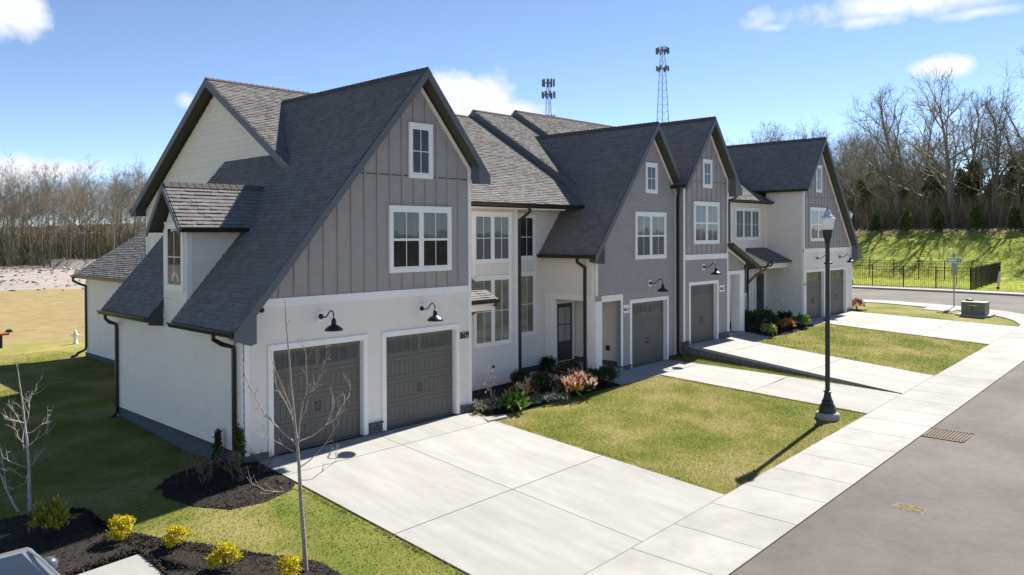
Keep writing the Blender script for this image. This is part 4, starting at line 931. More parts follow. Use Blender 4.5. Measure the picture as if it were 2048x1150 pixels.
# ---- leafy things: cards spread through a volume
def leaf_cards(n, fn, size, seed, upw=.3, aspect=1.8):
    """fn(rng) -> centre; returns vertices, faces, variation for n leaf-sized quads"""
    rn = np.random.default_rng(seed); c = np.array([fn(rn) for _ in range(n)]); d = rn.normal(size=(n, 3)); d[:, 2] += upw; d /= np.linalg.norm(d, axis=1, keepdims=True)
    e = np.cross(d, rn.normal(size=(n, 3))); e /= np.linalg.norm(e, axis=1, keepdims=True)+1e-9; s = size*rn.uniform(.6, 1.3, (n, 1))
    v = np.stack([c-e*s*.15, c+d*s*aspect*.5-e*s*.5, c+d*s*aspect, c+d*s*aspect*.5+e*s*.5], 1).reshape(-1, 3); f = np.arange(4*n).reshape(-1, 4)
    return v, f, rn.random(n)
def clumpy(R, H, nclump, seed, shell=.6):
    rs = np.random.default_rng(seed); cl = []
    for _ in range(nclump):
        d = rs.normal(size=3); d /= np.linalg.norm(d); d[2] = abs(d[2])*1.0-.15; cl.append((d*rs.uniform(shell, 1.0), rs.uniform(.16, .34)))
    def fn(rn):
        c, s = cl[rn.integers(len(cl))]; p = c+rn.normal(size=3)*s*.55; p = p/max(1, np.linalg.norm(p)/1.08); return np.array([p[0]*R, p[1]*R, max(.02, H*.48+p[2]*H*.52)])
    return fn
def leaf_mat(name, c1, c2, rough=.55):
    if name in MATS: return MATS[name]
    mm = mat(name, c1, rough, .2, 12, base2=c2, attr=.35, rnd=.08); p = mm.node_tree.nodes['Principled BSDF']
    t = mm.node_tree; tr = t.nodes.new('ShaderNodeBsdfTranslucent'); ad = t.nodes.new('ShaderNodeMixShader'); ad.inputs[0].default_value = .25
    src = p.inputs['Base Color'].links[0].from_socket; t.links.new(src, tr.inputs[0]); t.links.new(p.outputs[0], ad.inputs[1]); t.links.new(tr.outputs[0], ad.inputs[2]); t.links.new(ad.outputs[0], t.nodes['Material Output'].inputs[0]); return mm
M_CEDAR = leaf_mat('cedar foliage', (.11, .14, .035), (.055, .075, .02)); M_CEDAR2 = leaf_mat('olive cedar foliage', (.19, .18, .05), (.10, .105, .03))
def cedar_fn(h, R, seed):
    rs = np.random.default_rng(seed); lob = [(rs.uniform(0, 6.28), rs.uniform(.05, .95), rs.uniform(.65, 1.0)) for _ in range(40)]
    def fn(rn):
        a, t, s = lob[rn.integers(len(lob))]; rad = R*(1-t)**.55*s*math.sqrt(rn.uniform(.1, 1)); a2 = a+rn.normal()*.35; return np.array([rad*math.cos(a2), rad*math.sin(a2), .08*h+t*h*.92+rn.normal()*.04*h-rad*.12])
    return fn
cedars = []
for i, (h, R, mm) in enumerate(((8, 3.2, M_CEDAR2), (7, 3.0, M_CEDAR2), (9, 3.0, M_CEDAR))):
    v, f, va = leaf_cards(2600, cedar_fn(h, R, 90+i), .30, 91+i, .5); tr = segs_mesh('trunk', [(0, 0, -.2, 0, 0, h*.5, .14, .09), (0, 0, h*.5, .05, 0, h*.95, .09, .02)], 6, M_BARKD); cedars.append((tr, raw_mesh('crown', v, f, mm, va)))
for i, (px, xx, s) in enumerate(sorted(((1722, 100, .8), (1868, 103, .85), (1893, 103, .75), (1925, 104, .95), (1948, 108, .9), (2040, 104, 1.0), (2085, 104, 1.0), (1800, 110, .8), (1990, 106, .75), (2015, 110, .9)))):
    p = at(px, 480, 0, xx); place_tree(cedars[i % 3], xx, p.y, s, ORD[i]+' shaggy evergreen among the bare trees on the bank, counting from the far gable', 'evergreens among the bare trees', name='evergreen_tree')
v, f, va = leaf_cards(1500, cedar_fn(2.6, 1.0, 120), .13, 121, .7); young = (segs_mesh('trunk', [(0, 0, -.2, 0, 0, 2.2, .05, .01)], 6, M_BARKD), raw_mesh('crown', v, f, M_CEDAR, va))
for i, px in enumerate((1750, 1813, 1876, 1955, 2030)):
    p = at(px, 465, 0, 90.0); place_tree(young, 90.0, p.y, (.9, 1.08, 1.12, 1.2, 1.05)[i], ORD[i]+' young conifer on the crest of the green bank, counting from the far gable', 'row of young conifers', name='young_conifer')
# undergrowth: countless stems and brush
def brush(name, label, pts_fn, n, hgt, seed, material, wid=.05):
    rn = np.random.default_rng(seed); P = np.array([pts_fn(rn) for _ in range(n)]); h = hgt*rn.uniform(.25, 1.0, n)**1.3; le = rn.normal(size=(n, 2))*.28*h[:, None]; az = rn.uniform(0, 6.28, n)
    wv = np.stack([np.cos(az), np.sin(az), np.zeros(n)], 1)*wid*rn.uniform(.5, 1.4, (n, 1)); top = P+np.concatenate([le, h[:, None]], 1)
    v = np.stack([P-wv, P+wv, top], 1).reshape(-1, 3); o = link(name, raw_mesh(name, v, np.arange(3*n).reshape(-1, 3), material, rn.random(n)), None, 'stuff'); return tag(o, label, 'undergrowth')
M_BRUSH = mat('winter brush', (.28, .225, .14), .95, .4, .25, base2=(.15, .125, .075), attr=.45); M_BRUSH2 = mat('olive brush', (.22, .20, .12), .95, .4, .2, base2=(.14, .13, .07), attr=.45)
def pts_left(rn):
    a = math.radians(rn.uniform(63, 86)); d = rn.uniform(139, 178); x = CAM.x+d*math.cos(a); y = CAM.y+d*math.sin(a); return (x, y, G(x, y)-.1)
brush('undergrowth', 'brown and olive undergrowth at the foot of the wood beyond the field', pts_left, 11000, 8.0, 31, M_BRUSH2, .045)
def pts_right(rn):
    x = 92.5+rn.uniform(0, 1)**1.5*40; y = rn.uniform(-14, 62); return (x, y, G(x, y)-.1)
brush('undergrowth', 'tangled brown brush under the trees on top of the grassy bank', pts_right, 30000, 5.0, 32, M_BRUSH, .05)
def pts_far(rn):
    x = rn.uniform(138, 205); y = CAM.y+(x-CAM.x)*math.tan(math.radians(rn.uniform(15, 37))); return (x, y, G(x, y)-.1)
brush('undergrowth', 'grey brown brush covering the far wooded ridge', pts_far, 30000, 10, 33, M_BRUSH, .09)

# ---- lawn blades
M_BLADE = M_LAND.copy(); M_BLADE.name = 'grass blades'; _t = M_BLADE.node_tree; _p = _t.nodes['Principled BSDF']
_tr = _t.nodes.new('ShaderNodeBsdfTranslucent'); _mx = _t.nodes.new('ShaderNodeMixShader'); _mx.inputs[0].default_value = .5
_src = _p.inputs['Base Color'].links[0].from_socket; _g = _t.nodes.new('ShaderNodeHueSaturation'); _g.inputs['Value'].default_value = 1.35; _t.links.new(_src, _g.inputs['Color']); _t.links.new(_g.outputs[0], _tr.inputs[0]); _t.links.new(_g.outputs[0], _p.inputs['Base Color']); _t.links.new(_p.outputs[0], _mx.inputs[1]); _t.links.new(_tr.outputs[0], _mx.inputs[2]); _t.links.new(_mx.outputs[0], _t.nodes['Material Output'].inputs[0])
def inside(q, X, Y):
    r = np.zeros(len(X), bool); n = len(q)
    for i in range(n):
        (xa, ya), (xb, yb) = q[i], q[(i+1) % n]
        if ya == yb: continue
        r ^= ((ya > Y) != (yb > Y)) & (X < (xb-xa)*(Y-ya)/(yb-ya)+xa)
    return r
def blades(name, label, polys, dens, hgt, seed, wid=.018, hf=None, excl=()):
    rn = np.random.default_rng(seed); P = []
    for poly in polys:
        x0 = min(p[0] for p in poly); x1 = max(p[0] for p in poly); y0 = min(p[1] for p in poly); y1 = max(p[1] for p in poly); n = int(dens*(x1-x0)*(y1-y0)); X = rn.uniform(x0, x1, n); Y = rn.uniform(y0, y1, n); ok = np.ones(n, bool); k = len(poly)
        ar = sum(poly[i][0]*poly[(i+1) % k][1]-poly[(i+1) % k][0]*poly[i][1] for i in range(k)); sg = 1 if ar > 0 else -1
        for i in range(k):
            a, b = poly[i], poly[(i+1) % k]; ok &= sg*((b[0]-a[0])*(Y-a[1])-(b[1]-a[1])*(X-a[0])) > 0
        for q in excl: ok &= ~inside(q, X, Y)
        P += [(x, y, (hf or G)(x, y)) for x, y in zip(X[ok], Y[ok])]
    P = np.array(P); n = len(P); h = hgt*rn.uniform(.4, 1.25, n); az = rn.uniform(0, 6.28, n); wv = np.stack([np.cos(az), np.sin(az), 0*az], 1)*wid*rn.uniform(.6, 1.3, (n, 1)); le = rn.normal(size=(n, 2))*.55*h[:, None]
    v = np.stack([P-wv, P+wv, P+np.concatenate([le, h[:, None]], 1)], 1).reshape(-1, 3); o = link(name, raw_mesh(name, v, np.arange(3*n).reshape(-1, 3), M_BLADE), None, 'stuff'); return tag(o, label, 'grass')
BEDS = [[(-1.5, .75), (-1.95, .2), (-2.0, -.4), (-1.75, -1.2), (-1.25, -1.85), (-.6, -2.0), (.1, -1.85), (.36, -1.6), (.30, -.1), (-.0, .0), (-.05, 1.0), (-.6, 1.25), (-1.1, 1.1)],
        [(-5.4, 1.6), (-4.3, 1.5), (-3.6, 1.15), (-3.35, .3), (-3.45, -.5), (-3.0, -1.6), (-2.7, -2.2), (-2.15, -3.0), (-1.6, -4.0), (-1.05, -4.8), (-1.0, -5.6), (-1.6, -6.2), (-3.15, -5.6), (-3.15, -2.38), (-6.0, -2.38), (-6.4, -.5)]]
blades('grass', 'short grass of the front lawn between the driveways', [[(7.2, -8.1), (15.9, -8.1), (15.5, -1.25), (7.2, -.85)]], 1300, .028, 41, .009)
blades('grass', 'short grass of the lawn between the raised driveway and the far house', [[(22.95, -8.1), (31.0, -8.1), (30.3, -1.1), (23.0, -1.3)]], 450, .04, 42, .014)
blades('grass', 'grass strip beside the raised driveway', [[(18.3, .2), (19.15, .2), (19.2, -8.1), (19.15, -8.1)]], 900, .05, 43, .010)
blades('grass', 'grass of the side yard left of the end house', [[(-12, -2.3), (-.05, -2.3), (-.05, 9), (-12, 9)], [(-3.1, -8.1), (.6, -8.1), (.35, -2.3), (-3.1, -2.3)], [(-12, 9), (3.3, 9), (3.3, 24), (-12, 24)]], 520, .030, 44, .011, excl=BEDS)
# ragged growth along the concrete edges
rn_ = np.random.default_rng(46); P_ = []
for (a, b, sd) in (((7.16, -.9), (7.19, -8.2), 1), ((.28, -1.9), (.62, -8.2), -1), ((7.2, -8.17), (16.0, -8.17), 1), ((15.5, -1.3), (15.97, -8.1), -1), ((18.2, .2), (19.2, -8.1), 1), ((22.9, -1.3), (22.9, -8.1), 1), ((22.9, -8.17), (31.1, -8.17), 1), ((30.5, -1.1), (31.05, -8.1), -1), ((37.2, -.6), (37.45, -8.1), 1), ((-3.2, -8.17), (.6, -8.17), 1)):
    L_ = math.dist(a, b); n_ = int(L_*110); t_ = rn_.random(n_); nx_, ny_ = -(b[1]-a[1])/L_, (b[0]-a[0])/L_; of = rn_.normal(0, .022, n_); keep = rn_.random(n_) < .35+.65*(np.sin(t_*L_*2.3)+np.sin(t_*L_*5.1+1) > 0)
    for t, o_, k in zip(t_, of, keep):
        if k: x, y = a[0]+(b[0]-a[0])*t+nx_*o_, a[1]+(b[1]-a[1])*t+ny_*o_; P_.append((x, y, G(x, y)+.01))
P_ = np.array(P_); n_ = len(P_); az_ = rn_.uniform(0, 6.28, n_); h_ = rn_.uniform(.03, .085, n_); wv_ = np.stack([np.cos(az_), np.sin(az_), 0*az_], 1)*.009
v_ = np.stack([P_-wv_, P_+wv_, P_+np.concatenate([rn_.normal(size=(n_, 2))*.035, h_[:, None]], 1)], 1).reshape(-1, 3)
tag(link('grass', raw_mesh('grass', v_, np.arange(3*n_).reshape(-1, 3), M_BLADE), None, 'stuff'), 'ragged grass growing along the edges of the driveways and pavement', 'grass')
# tufts on the bank
def bank_pts(rn): return None
rn_ = np.random.default_rng(45); n_ = 60000; X_ = rn_.uniform(57, 90, n_); Y_ = rn_.uniform(-12, 34, n_)
P_ = np.array([(x, y, G(x, y)) for x, y in zip(X_, Y_)]); cl_ = np.array([math.sin(x*2.1+math.sin(y)*1.3)*math.sin(y*1.1+x*.3) for x, y in zip(X_, Y_)]); h_ = (.06+.20*np.clip(cl_, 0, 1)*(X_ > 70))*rn_.uniform(.4, 1.3, n_); az_ = rn_.uniform(0, 6.28, n_)
wv_ = np.stack([np.cos(az_), np.sin(az_), 0*az_], 1)*.03; v_ = np.stack([P_-wv_, P_+wv_, P_+np.concatenate([rn_.normal(size=(n_, 2))*.08, h_[:, None]], 1)], 1).reshape(-1, 3)
tag(link('grass', raw_mesh('grass', v_, np.arange(3*n_).reshape(-1, 3), M_BLADE), None, 'stuff'), 'rough tussocky grass covering the bank behind the fence', 'grass')

# ---- planting beds: mulch sheets with chips
def bed(name, label, outline, off, seed, hf=None):
    hf = hf or G; cx = sum(p[0] for p in outline)/len(outline); cy = sum(p[1] for p in outline)/len(outline); mb = MB(); rn = random.Random(seed); n = len(outline); rings = []
    for f_ in (1.0, .8, .5, .2): rings.append([(cx+(x-cx)*f_, cy+(y-cy)*f_) for x, y in outline])
    vs = []
    for k, rg in enumerate(rings): vs += [(x, y, hf(x, y)+(off*.2 if k == 0 else off)+rn.uniform(-.01, .015)) for x, y in rg]
    vs.append((cx, cy, hf(cx, cy)+off)); fs = [(k*n+i, k*n+(i+1) % n, (k+1)*n+(i+1) % n, (k+1)*n+i) for k in range(3) for i in range(n)] + [(3*n+i, 3*n+(i+1) % n, 4*n) for i in range(n)]
    mb.add(vs, fs); b = struct(mb.build(name, M_MULCH, None, True)); ch = MB(); A_ = abs(sum(outline[i][0]*outline[(i+1) % n][1]-outline[(i+1) % n][0]*outline[i][1] for i in range(n)))/2
    for _ in range(int(A_*420)):
        i = rn.randrange(n); a, c = outline[i], outline[(i+1) % n]; s, t = rn.random(), rn.random()**.5; x = cx+(a[0]+(c[0]-a[0])*s-cx)*t; y = cy+(a[1]+(c[1]-a[1])*s-cy)*t; z = hf(x, y)+off*(.2+.8*min(1, (1-t)*5))
        az = rn.uniform(0, 6.28); L_ = rn.uniform(.012, .035); W_ = rn.uniform(.005, .011); tl = rn.uniform(-.02, .025); dx, dy = math.cos(az)*L_, math.sin(az)*L_; ex, ey = -math.sin(az)*W_, math.cos(az)*W_
        ch.add([(x-dx-ex, y-dy-ey, z+.004), (x+dx-ex, y+dy-ey, z+.012+tl), (x+dx+ex, y+dy+ey, z+.02+tl), (x-dx+ex, y-dy+ey, z+.012)], [(0, 1, 2, 3)], rn.random()**2)
    c_ = ch.build('mulch_chips', M_CHIP, b, var=True, kind='stuff'); return b
bed('planting_bed', '', BEDS[0], .05, 51)
bed('planting_bed', '', [(-5.4, 1.6), (-4.3, 1.5), (-3.6, 1.15), (-3.35, .3), (-3.45, -.5), (-3.0, -1.6), (-2.7, -2.2), (-2.15, -3.0), (-1.6, -4.0), (-1.05, -4.8), (-1.0, -5.6), (-1.6, -6.2), (-3.15, -5.6), (-3.15, -2.38), (-6.0, -2.38), (-6.4, -.5)], .05, 52)
bed('planting_bed', '', [(7.22, 2.1), (7.2, -.75), (8.3, -.8), (9.8, -.8), (11.6, -.95), (13.2, -1.05), (13.35, .2), (13.4, 2.5), (11.4, 2.5), (11.35, 2.05)], .05, 53)
bed('planting_bed', '', [(24.35, 1.9), (24.3, -1.0), (25.6, -1.3), (27.5, -1.2), (29.6, -.95), (29.2, .3), (28.85, 1.9)], .05, 54)
for yy in (-.4,): bed('planting_bed', '', [(37.2, .4), (38.2, .3), (38.3, -.5), (37.3, -.4)], .04, 55)
# =================================================================== garden plants
def gp(px, py, hf=None):
    hf = hf or G; d = ray(px, py); d = d/math.hypot(d.x, d.y); t = 4.0
    while t < 150:
        p = CAM+d*t
        if p.z < hf(p.x, p.y): return Vector((p.x, p.y, hf(p.x, p.y)))
        t += .03
    return None
def pdep(px, py, dep): return CAM + ray(px, py)*dep
def depth(p): return (Vector(p)-CAM).dot(_fw)
def shrub_mesh(n, R, H, size, seed, material, upw=.3, aspect=1.8, ncl=26, shell=.55):
    v, f, va = leaf_cards(n, clumpy(R, H, ncl, seed, shell), size, seed+1, upw, aspect); return raw_mesh('foliage', v, f, material, va)
def stems_mesh(R, H, n, seed, material, rad=.008):
    rn = random.Random(seed); s = []
    for _ in range(n):
        a = rn.uniform(0, 6.28); q = Vector((0, 0, -.03)); e = Vector((math.cos(a)*R*rn.uniform(.1, .9), math.sin(a)*R*rn.uniform(.1, .9), H*rn.uniform(.3, .95))); mid = e*.5+Vector((0, 0, H*.08)); s += [(*q, *mid, rad, rad*.8), (*mid, *e, rad*.8, rad*.4)]
    return segs_mesh('stems', s, 4, material)
M_STEM = mat('shrub stem', (.09, .065, .045), .9, .3, 10); M_STEM2 = mat('tan bare stems', (.22, .17, .12), .9, .3, 10); M_PALE = mat('pale silvery bark', (.40, .375, .345), .8, .3, 14); M_SAP = mat('sapling bark', (.30, .255, .22), .85, .3, 16, stretch=(1, 1, 4))
M_YELL = leaf_mat('golden shrub leaves', (.78, .62, .02), (.42, .38, .015)); M_YELG = leaf_mat('olive golden leaves', (.42, .40, .035), (.20, .22, .025))
M_GREEN = leaf_mat('evergreen shrub leaves', (.045, .085, .022), (.018, .04, .012)); M_LIME = leaf_mat('bright green leaves', (.14, .26, .04), (.06, .13, .02)); M_LIMEY = leaf_mat('lime shrub leaves', (.34, .36, .10), (.16, .2, .05))
M_OLIVE = leaf_mat('bronze shrub leaves', (.13, .09, .045), (.06, .045, .025)); M_ORNG = leaf_mat('orange shrub leaves', (.62, .27, .09), (.36, .16, .06)); M_PINK = leaf_mat('pink cream leaves', (.76, .60, .52), (.48, .28, .21)); M_RED = leaf_mat('red shrub leaves', (.30, .06, .05), (.12, .05, .03))
M_SILV = leaf_mat('silver groundcover leaves', (.26, .27, .22), (.10, .11, .085))
def shrub(loc, R, H, foliage, stems, label, group=None, s=1.0):
    e = thing('shrub', label, 'shrub', loc, group); e.rotation_euler = (0, 0, random.uniform(0, 6.28)); e.scale = (s, s, s)
    for i, me in enumerate(foliage if isinstance(foliage, (list, tuple)) else [foliage]):
        o = bpy.data.objects.new('foliage', me); COL.objects.link(o); o.parent = e
    if stems: o = bpy.data.objects.new('stems', stems); COL.objects.link(o); o.parent = e
    return e
ST = stems_mesh(.3, .55, 12, 5, M_STEM)
YE = [shrub_mesh(1000, .32, .62, .038, 200+i, M_YELL, .8, 2.2) for i in range(2)]; YG = shrub_mesh(1000, .36, .66, .042, 205, M_YELG, 1.0, 2.6)
shrub(gp(100, 1076), 0, 0, YG, ST, 'dull olive yellow shrub in the shaded mulch under the pale multi-stemmed tree')
for (px, py, s, lb) in ((243, 1086, .76, 'golden yellow shrub on the edge of the house shadow in the mulch bed'), (352, 1099, .66, 'small golden yellow shrub between two others in the sunlit mulch'), (450, 1145, .78, 'golden yellow shrub in the mulch next to the staked young tree')): shrub(gp(px, py), 0, 0, YE[random.randrange(2)], ST, lb, None, s)
shrub(gp(562, 1150)+Vector((-.05, -.35, -.03)), 0, 0, YE[0], ST, 'golden yellow shrub at the foot of the young bare tree', None, .7)
GRN = [shrub_mesh(900, .36, .68, .05, 220+i, M_GREEN, .35, 1.7, 34) for i in range(3)]; GG = 'green shrubs in the bed by the porch'
for i, (px, py, s, lb) in enumerate(((1042, 776, .95, 'dark evergreen shrub beside the concrete pad at the wall corner'), (1084, 789, 1.12, 'dark evergreen shrub between the orange plants and the concrete pad'), (1099, 743, .85, 'small evergreen shrub against the wall left of the porch floor'), (1145, 752, .8, 'small evergreen shrub at the front edge of the porch floor'), (1187, 773, .92, 'evergreen shrub at the foot of the white porch post'), (1219, 771, 1.05, 'evergreen shrub right of the white porch post by the path'))): shrub(gp(px, py), 0, 0, GRN[i % 3], ST, lb, None, s)
shrub(gp(1132, 757), 0, 0, shrub_mesh(700, .42, .55, .045, 230, M_OLIVE, .4), ST, 'bronze brown rounded shrub behind the orange plants')
shrub(gp(1028, 822), 0, 0, shrub_mesh(420, .42, .5, .09, 231, M_LIME, .7, 2.4), ST, 'bright green broad-leaved plant beside the lawn edge')
def strappy(seed, mats, R=.42, H=.62):
    return [shrub_mesh(130, R*(1-.1*k), H*(1-.08*k), .06, seed+7*k, mm, 1.5, 3.0, 14) for k, mm in enumerate(mats)]
OR = strappy(240, (M_ORNG, M_PINK, M_OLIVE, M_YELG)); OP = strappy(250, (M_PINK, M_OLIVE, M_PINK, M_GREEN))
for (px, py, s, ms, lb) in ((1040, 800, .8, OR, 'small orange tufted plant beside the bright green plant'), (1062, 790, .85, OP, 'pink and cream tufted plant beside the small orange one'), (1112, 790, .95, OP, 'pale pink tufted plant left of the large orange clump'), (1138, 796, 1.1, OR, 'large orange and cream tufted plant at the middle of the bed'), (1165, 790, 1.15, OP, 'large salmon pink tufted plant right of the orange clump'), (1148, 778, 1.0, OR, 'orange tufted plant behind the large salmon pink one')): shrub(gp(px, py), 0, 0, ms, None, lb, None, s)
SV = [shrub_mesh(420, .48, .26, .045, 260+i, M_SILV, 1.2, 2.4, 22) for i in range(2)]
for (px, py, s, lb) in ((965, 822, 1.05, 'silver grey groundcover at the corner of the driveway'), (995, 815, 1.0, 'silver grey groundcover below the dry flower stalks'), (1085, 806, .95, 'silver grey groundcover in front of the evergreen shrubs'), (1110, 803, 1.0, 'silver grey groundcover in front of the pink tufted plants'), (1055, 812, .85, 'silver grey groundcover right of the bright green plant')): shrub(gp(px, py), 0, 0, SV[random.randrange(2)], None, lb, None, s)
DS = stems_mesh(.28, 1.1, 7, 9, M_PALE, .009)
e = thing('dry_stalks', 'dry flower stalks standing against the cream wall above the groundcover', 'plant', gp(984, 806)); o = bpy.data.objects.new('stems', DS); COL.objects.link(o); o.parent = e
o = bpy.data.objects.new('seed_heads', shrub_mesh(40, .25, 1.1, .06, 270, M_PINK, .6, 1.6, 6, .8)); COL.objects.link(o); o.parent = e; o['kind'] = 'stuff'
for i, (px, py, s, me, lb) in enumerate(((1500, 662, 1.5, GRN[0], 'large dark evergreen shrub beside the white porch column of the third house'), (1530, 662, 1.5, GRN[1], 'large dark evergreen shrub between the porch column and the orange shrub'), (1537, 673, 1.0, shrub_mesh(500, .36, .6, .06, 280, M_LIMEY, .6, 2), 'pale lime shrub at the front of the far bed'), (1575, 661, 1.0, shrub_mesh(420, .4, .6, .06, 281, M_ORNG, .5, 2), 'orange shrub in the far bed'), (1604, 656, 1.1, shrub_mesh(600, .36, .62, .055, 282, M_LIME, .5, 2), 'rounded green shrub at the corner of the far garage'), (1568, 652, 1.15, GRN[2], 'dark evergreen shrub behind the orange shrub'))): shrub(gp(px, py), 0, 0, me, ST, lb, None, s)
shrub(Vector((37.75, -.05, G(37.75, -.05))), 0, 0, shrub_mesh(450, .42, .72, .055, 283, M_RED, .6, 2), ST, 'reddish shrub at the far garage corner by the cross street')
# columnar evergreens and bare-stemmed shrubs left of the garage corner
v, f, va = leaf_cards(700, cedar_fn(1.25, .2, 300), .06, 301, 1.4, 2.6); COLM = raw_mesh('foliage', v, f, M_CEDAR, va)
for (x, y, s, lb) in ((-.18, .95, .62, 'thin columnar evergreen against the foundation of the garage side wall'), (-.2, -.12, .72, 'thin columnar evergreen at the garage corner downspout')): shrub(Vector((x, y, G(x, y))), 0, 0, COLM, None, lb, None, s)
def bare_clump(seed):
    rn = random.Random(seed); out = []
    for k in range(6):
        tr, cr = bare_tree(rn.uniform(.45, .8), seed*10+k, .5, .3, 5, 3, 2, .008, .14, .3, .0035); a = rn.uniform(0, 6.28); r_ = rn.uniform(.02, .2); lx, ly = rn.gauss(0, .22), rn.gauss(0, .22)
        for q in tr+cr: out.append((q[0]+math.cos(a)*r_+lx*q[2], q[1]+math.sin(a)*r_+ly*q[2], q[2]*.92+.15, q[3]+math.cos(a)*r_+lx*q[5], q[4]+math.sin(a)*r_+ly*q[5], q[5]*.92+.15, q[6], q[7]))
    return segs_mesh('stems', out, 3, M_STEM2)
BS = [bare_clump(310+i) for i in range(2)]
for (x, y, k, lb) in ((-1.15, .35, 0, 'bare stemmed shrub at the back of the shaded bed'), (-1.0, -.4, 1, 'bare stemmed shrub in the middle of the shaded bed'), (-.55, -.75, 0, 'bare stemmed shrub at the sunny edge of the bed'), (.02, -.7, 1, 'tan bare stemmed shrub beside the driveway edge')):
    e = thing('bare_shrub', lb, 'shrub', (x, y, G(x, y)+.03)); o = bpy.data.objects.new('stems', BS[k]); COL.objects.link(o); o.parent = e; e.rotation_euler = (0, 0, x*9)
# ---- young bare tree by the driveway: limbs follow the photograph, twigs grown along them
def limbs_tree(name, label, base, paths, r_base, material, twig_n, seed, twig_len=.35, depth_spread=.5):
    rn = random.Random(seed); d0 = depth(base); sets = []
    for k, (pts, r0, r1, bulge) in enumerate(paths):
        n = len(pts); P = [pdep(px, py, d0+bulge*(i/(n-1))) for i, (px, py) in enumerate(pts)]; cr = []
        fine = []
        for a, b in zip(P, P[1:]):
            for s in (0, .5): fine.append(a.lerp(b, s)+Vector((rn.gauss(0, .006), rn.gauss(0, .006), rn.gauss(0, .004)))*(1 if k else .3))
        fine.append(P[-1]); m_ = len(fine)-1
        for i in range(m_): cr.append((*fine[i], *fine[i+1], r0+(r1-r0)*i/m_, r0+(r1-r0)*(i+1)/m_))
        for _ in range(twig_n if k else twig_n//2):
            t = rn.uniform(.3 if k else .55, 1.0)*m_; i = min(int(t), m_-1); q = fine[i].lerp(fine[i+1], t-i); ax = (fine[i+1]-fine[i]).normalized(); perp = Matrix.Rotation(rn.uniform(0, 6.28), 3, ax) @ ax.orthogonal().normalized(); dd = (ax*.75+perp*.6+Vector((0, 0, .25))).normalized(); L_ = twig_len*rn.uniform(.35, 1.0); rr_ = .005
            for s in range(3):
                q2 = q+dd*L_/3; cr.append((*q, *q2, rr_*(1-.2*s), rr_*(.8-.2*s))); q = q2; dd = (dd+Vector((rn.gauss(0, .25), rn.gauss(0, .25), rn.gauss(.1, .2)))).normalized()
                if s == 1 and rn.random() < .5:
                    sd = (dd+Vector((rn.gauss(0, .7), rn.gauss(0, .7), rn.gauss(0, .5)))).normalized(); cr.append((*q, *(q+sd*L_*.3), .005, .003))
        sets.append(('branch' if k else 'trunk', cr, 4 if k else 8))
    b = Vector(base); e = thing(name, label, 'tree', b)
    for nm, sg, n in sets:
        S = [(a[0]-b.x, a[1]-b.y, a[2]-b.z, a[3]-b.x, a[4]-b.y, a[5]-b.z, a[6], a[7]) for a in sg]; o = bpy.data.objects.new(nm, segs_mesh(nm, S, n, material)); COL.objects.link(o); o.parent = e
    return e
tb = gp(613, 1149)
limbs_tree('young_tree', 'slender young bare tree with upswept twigs standing in mulch before the driveway', tb, [
    ([(613, 1155), (608, 1080), (602, 1000), (598, 930), (594, 890), (588, 830), (582, 770), (577, 700), (572, 640), (570, 600)], .042, .006, 0),
    ([(594, 890), (575, 872), (550, 850), (527, 825), (512, 795), (498, 770), (488, 745), (480, 735)], .017, .004, -.3),
    ([(596, 886), (588, 850), (580, 815), (568, 780), (556, 755), (545, 725), (541, 700)], .015, .004, .35),
    ([(592, 870), (585, 838), (575, 812), (563, 790), (553, 772), (548, 740)], .011, .004, .6),
    ([(598, 880), (600, 850), (603, 815), (611, 790), (615, 762), (612, 730), (611, 700), (604, 692)], .014, .004, -.2),
    ([(603, 840), (617, 800), (625, 775), (632, 765)], .009, .003, .3),
    ([(610, 795), (630, 770), (645, 745), (652, 715), (655, 690)], .010, .003, .4),
    ([(600, 882), (622, 873), (640, 862), (652, 850), (660, 835), (668, 800), (660, 770)], .012, .003, .5),
    ([(652, 850), (672, 838), (678, 822), (688, 808), (697, 790), (702, 768)], .008, .003, .6),
    ([(600, 935), (625, 915), (650, 890), (663, 868), (677, 845), (683, 825)], .010, .003, -.4),
    ([(603, 985), (590, 978), (560, 985), (530, 980), (505, 968), (490, 950)], .010, .003, -.6),
    ([(592, 905), (570, 893), (545, 880), (515, 868), (490, 845)], .008, .003, -.5),
    ([(604, 960), (625, 958), (648, 940), (668, 925), (675, 905)], .009, .003, .6)], .042, M_SAP, 7, 71, .34)
lb_ = gp(60, 1022); k_ = depth(lb_)
def lp(a): s = 160/511; return [(x*s, 700+y*s) for x, y in a]
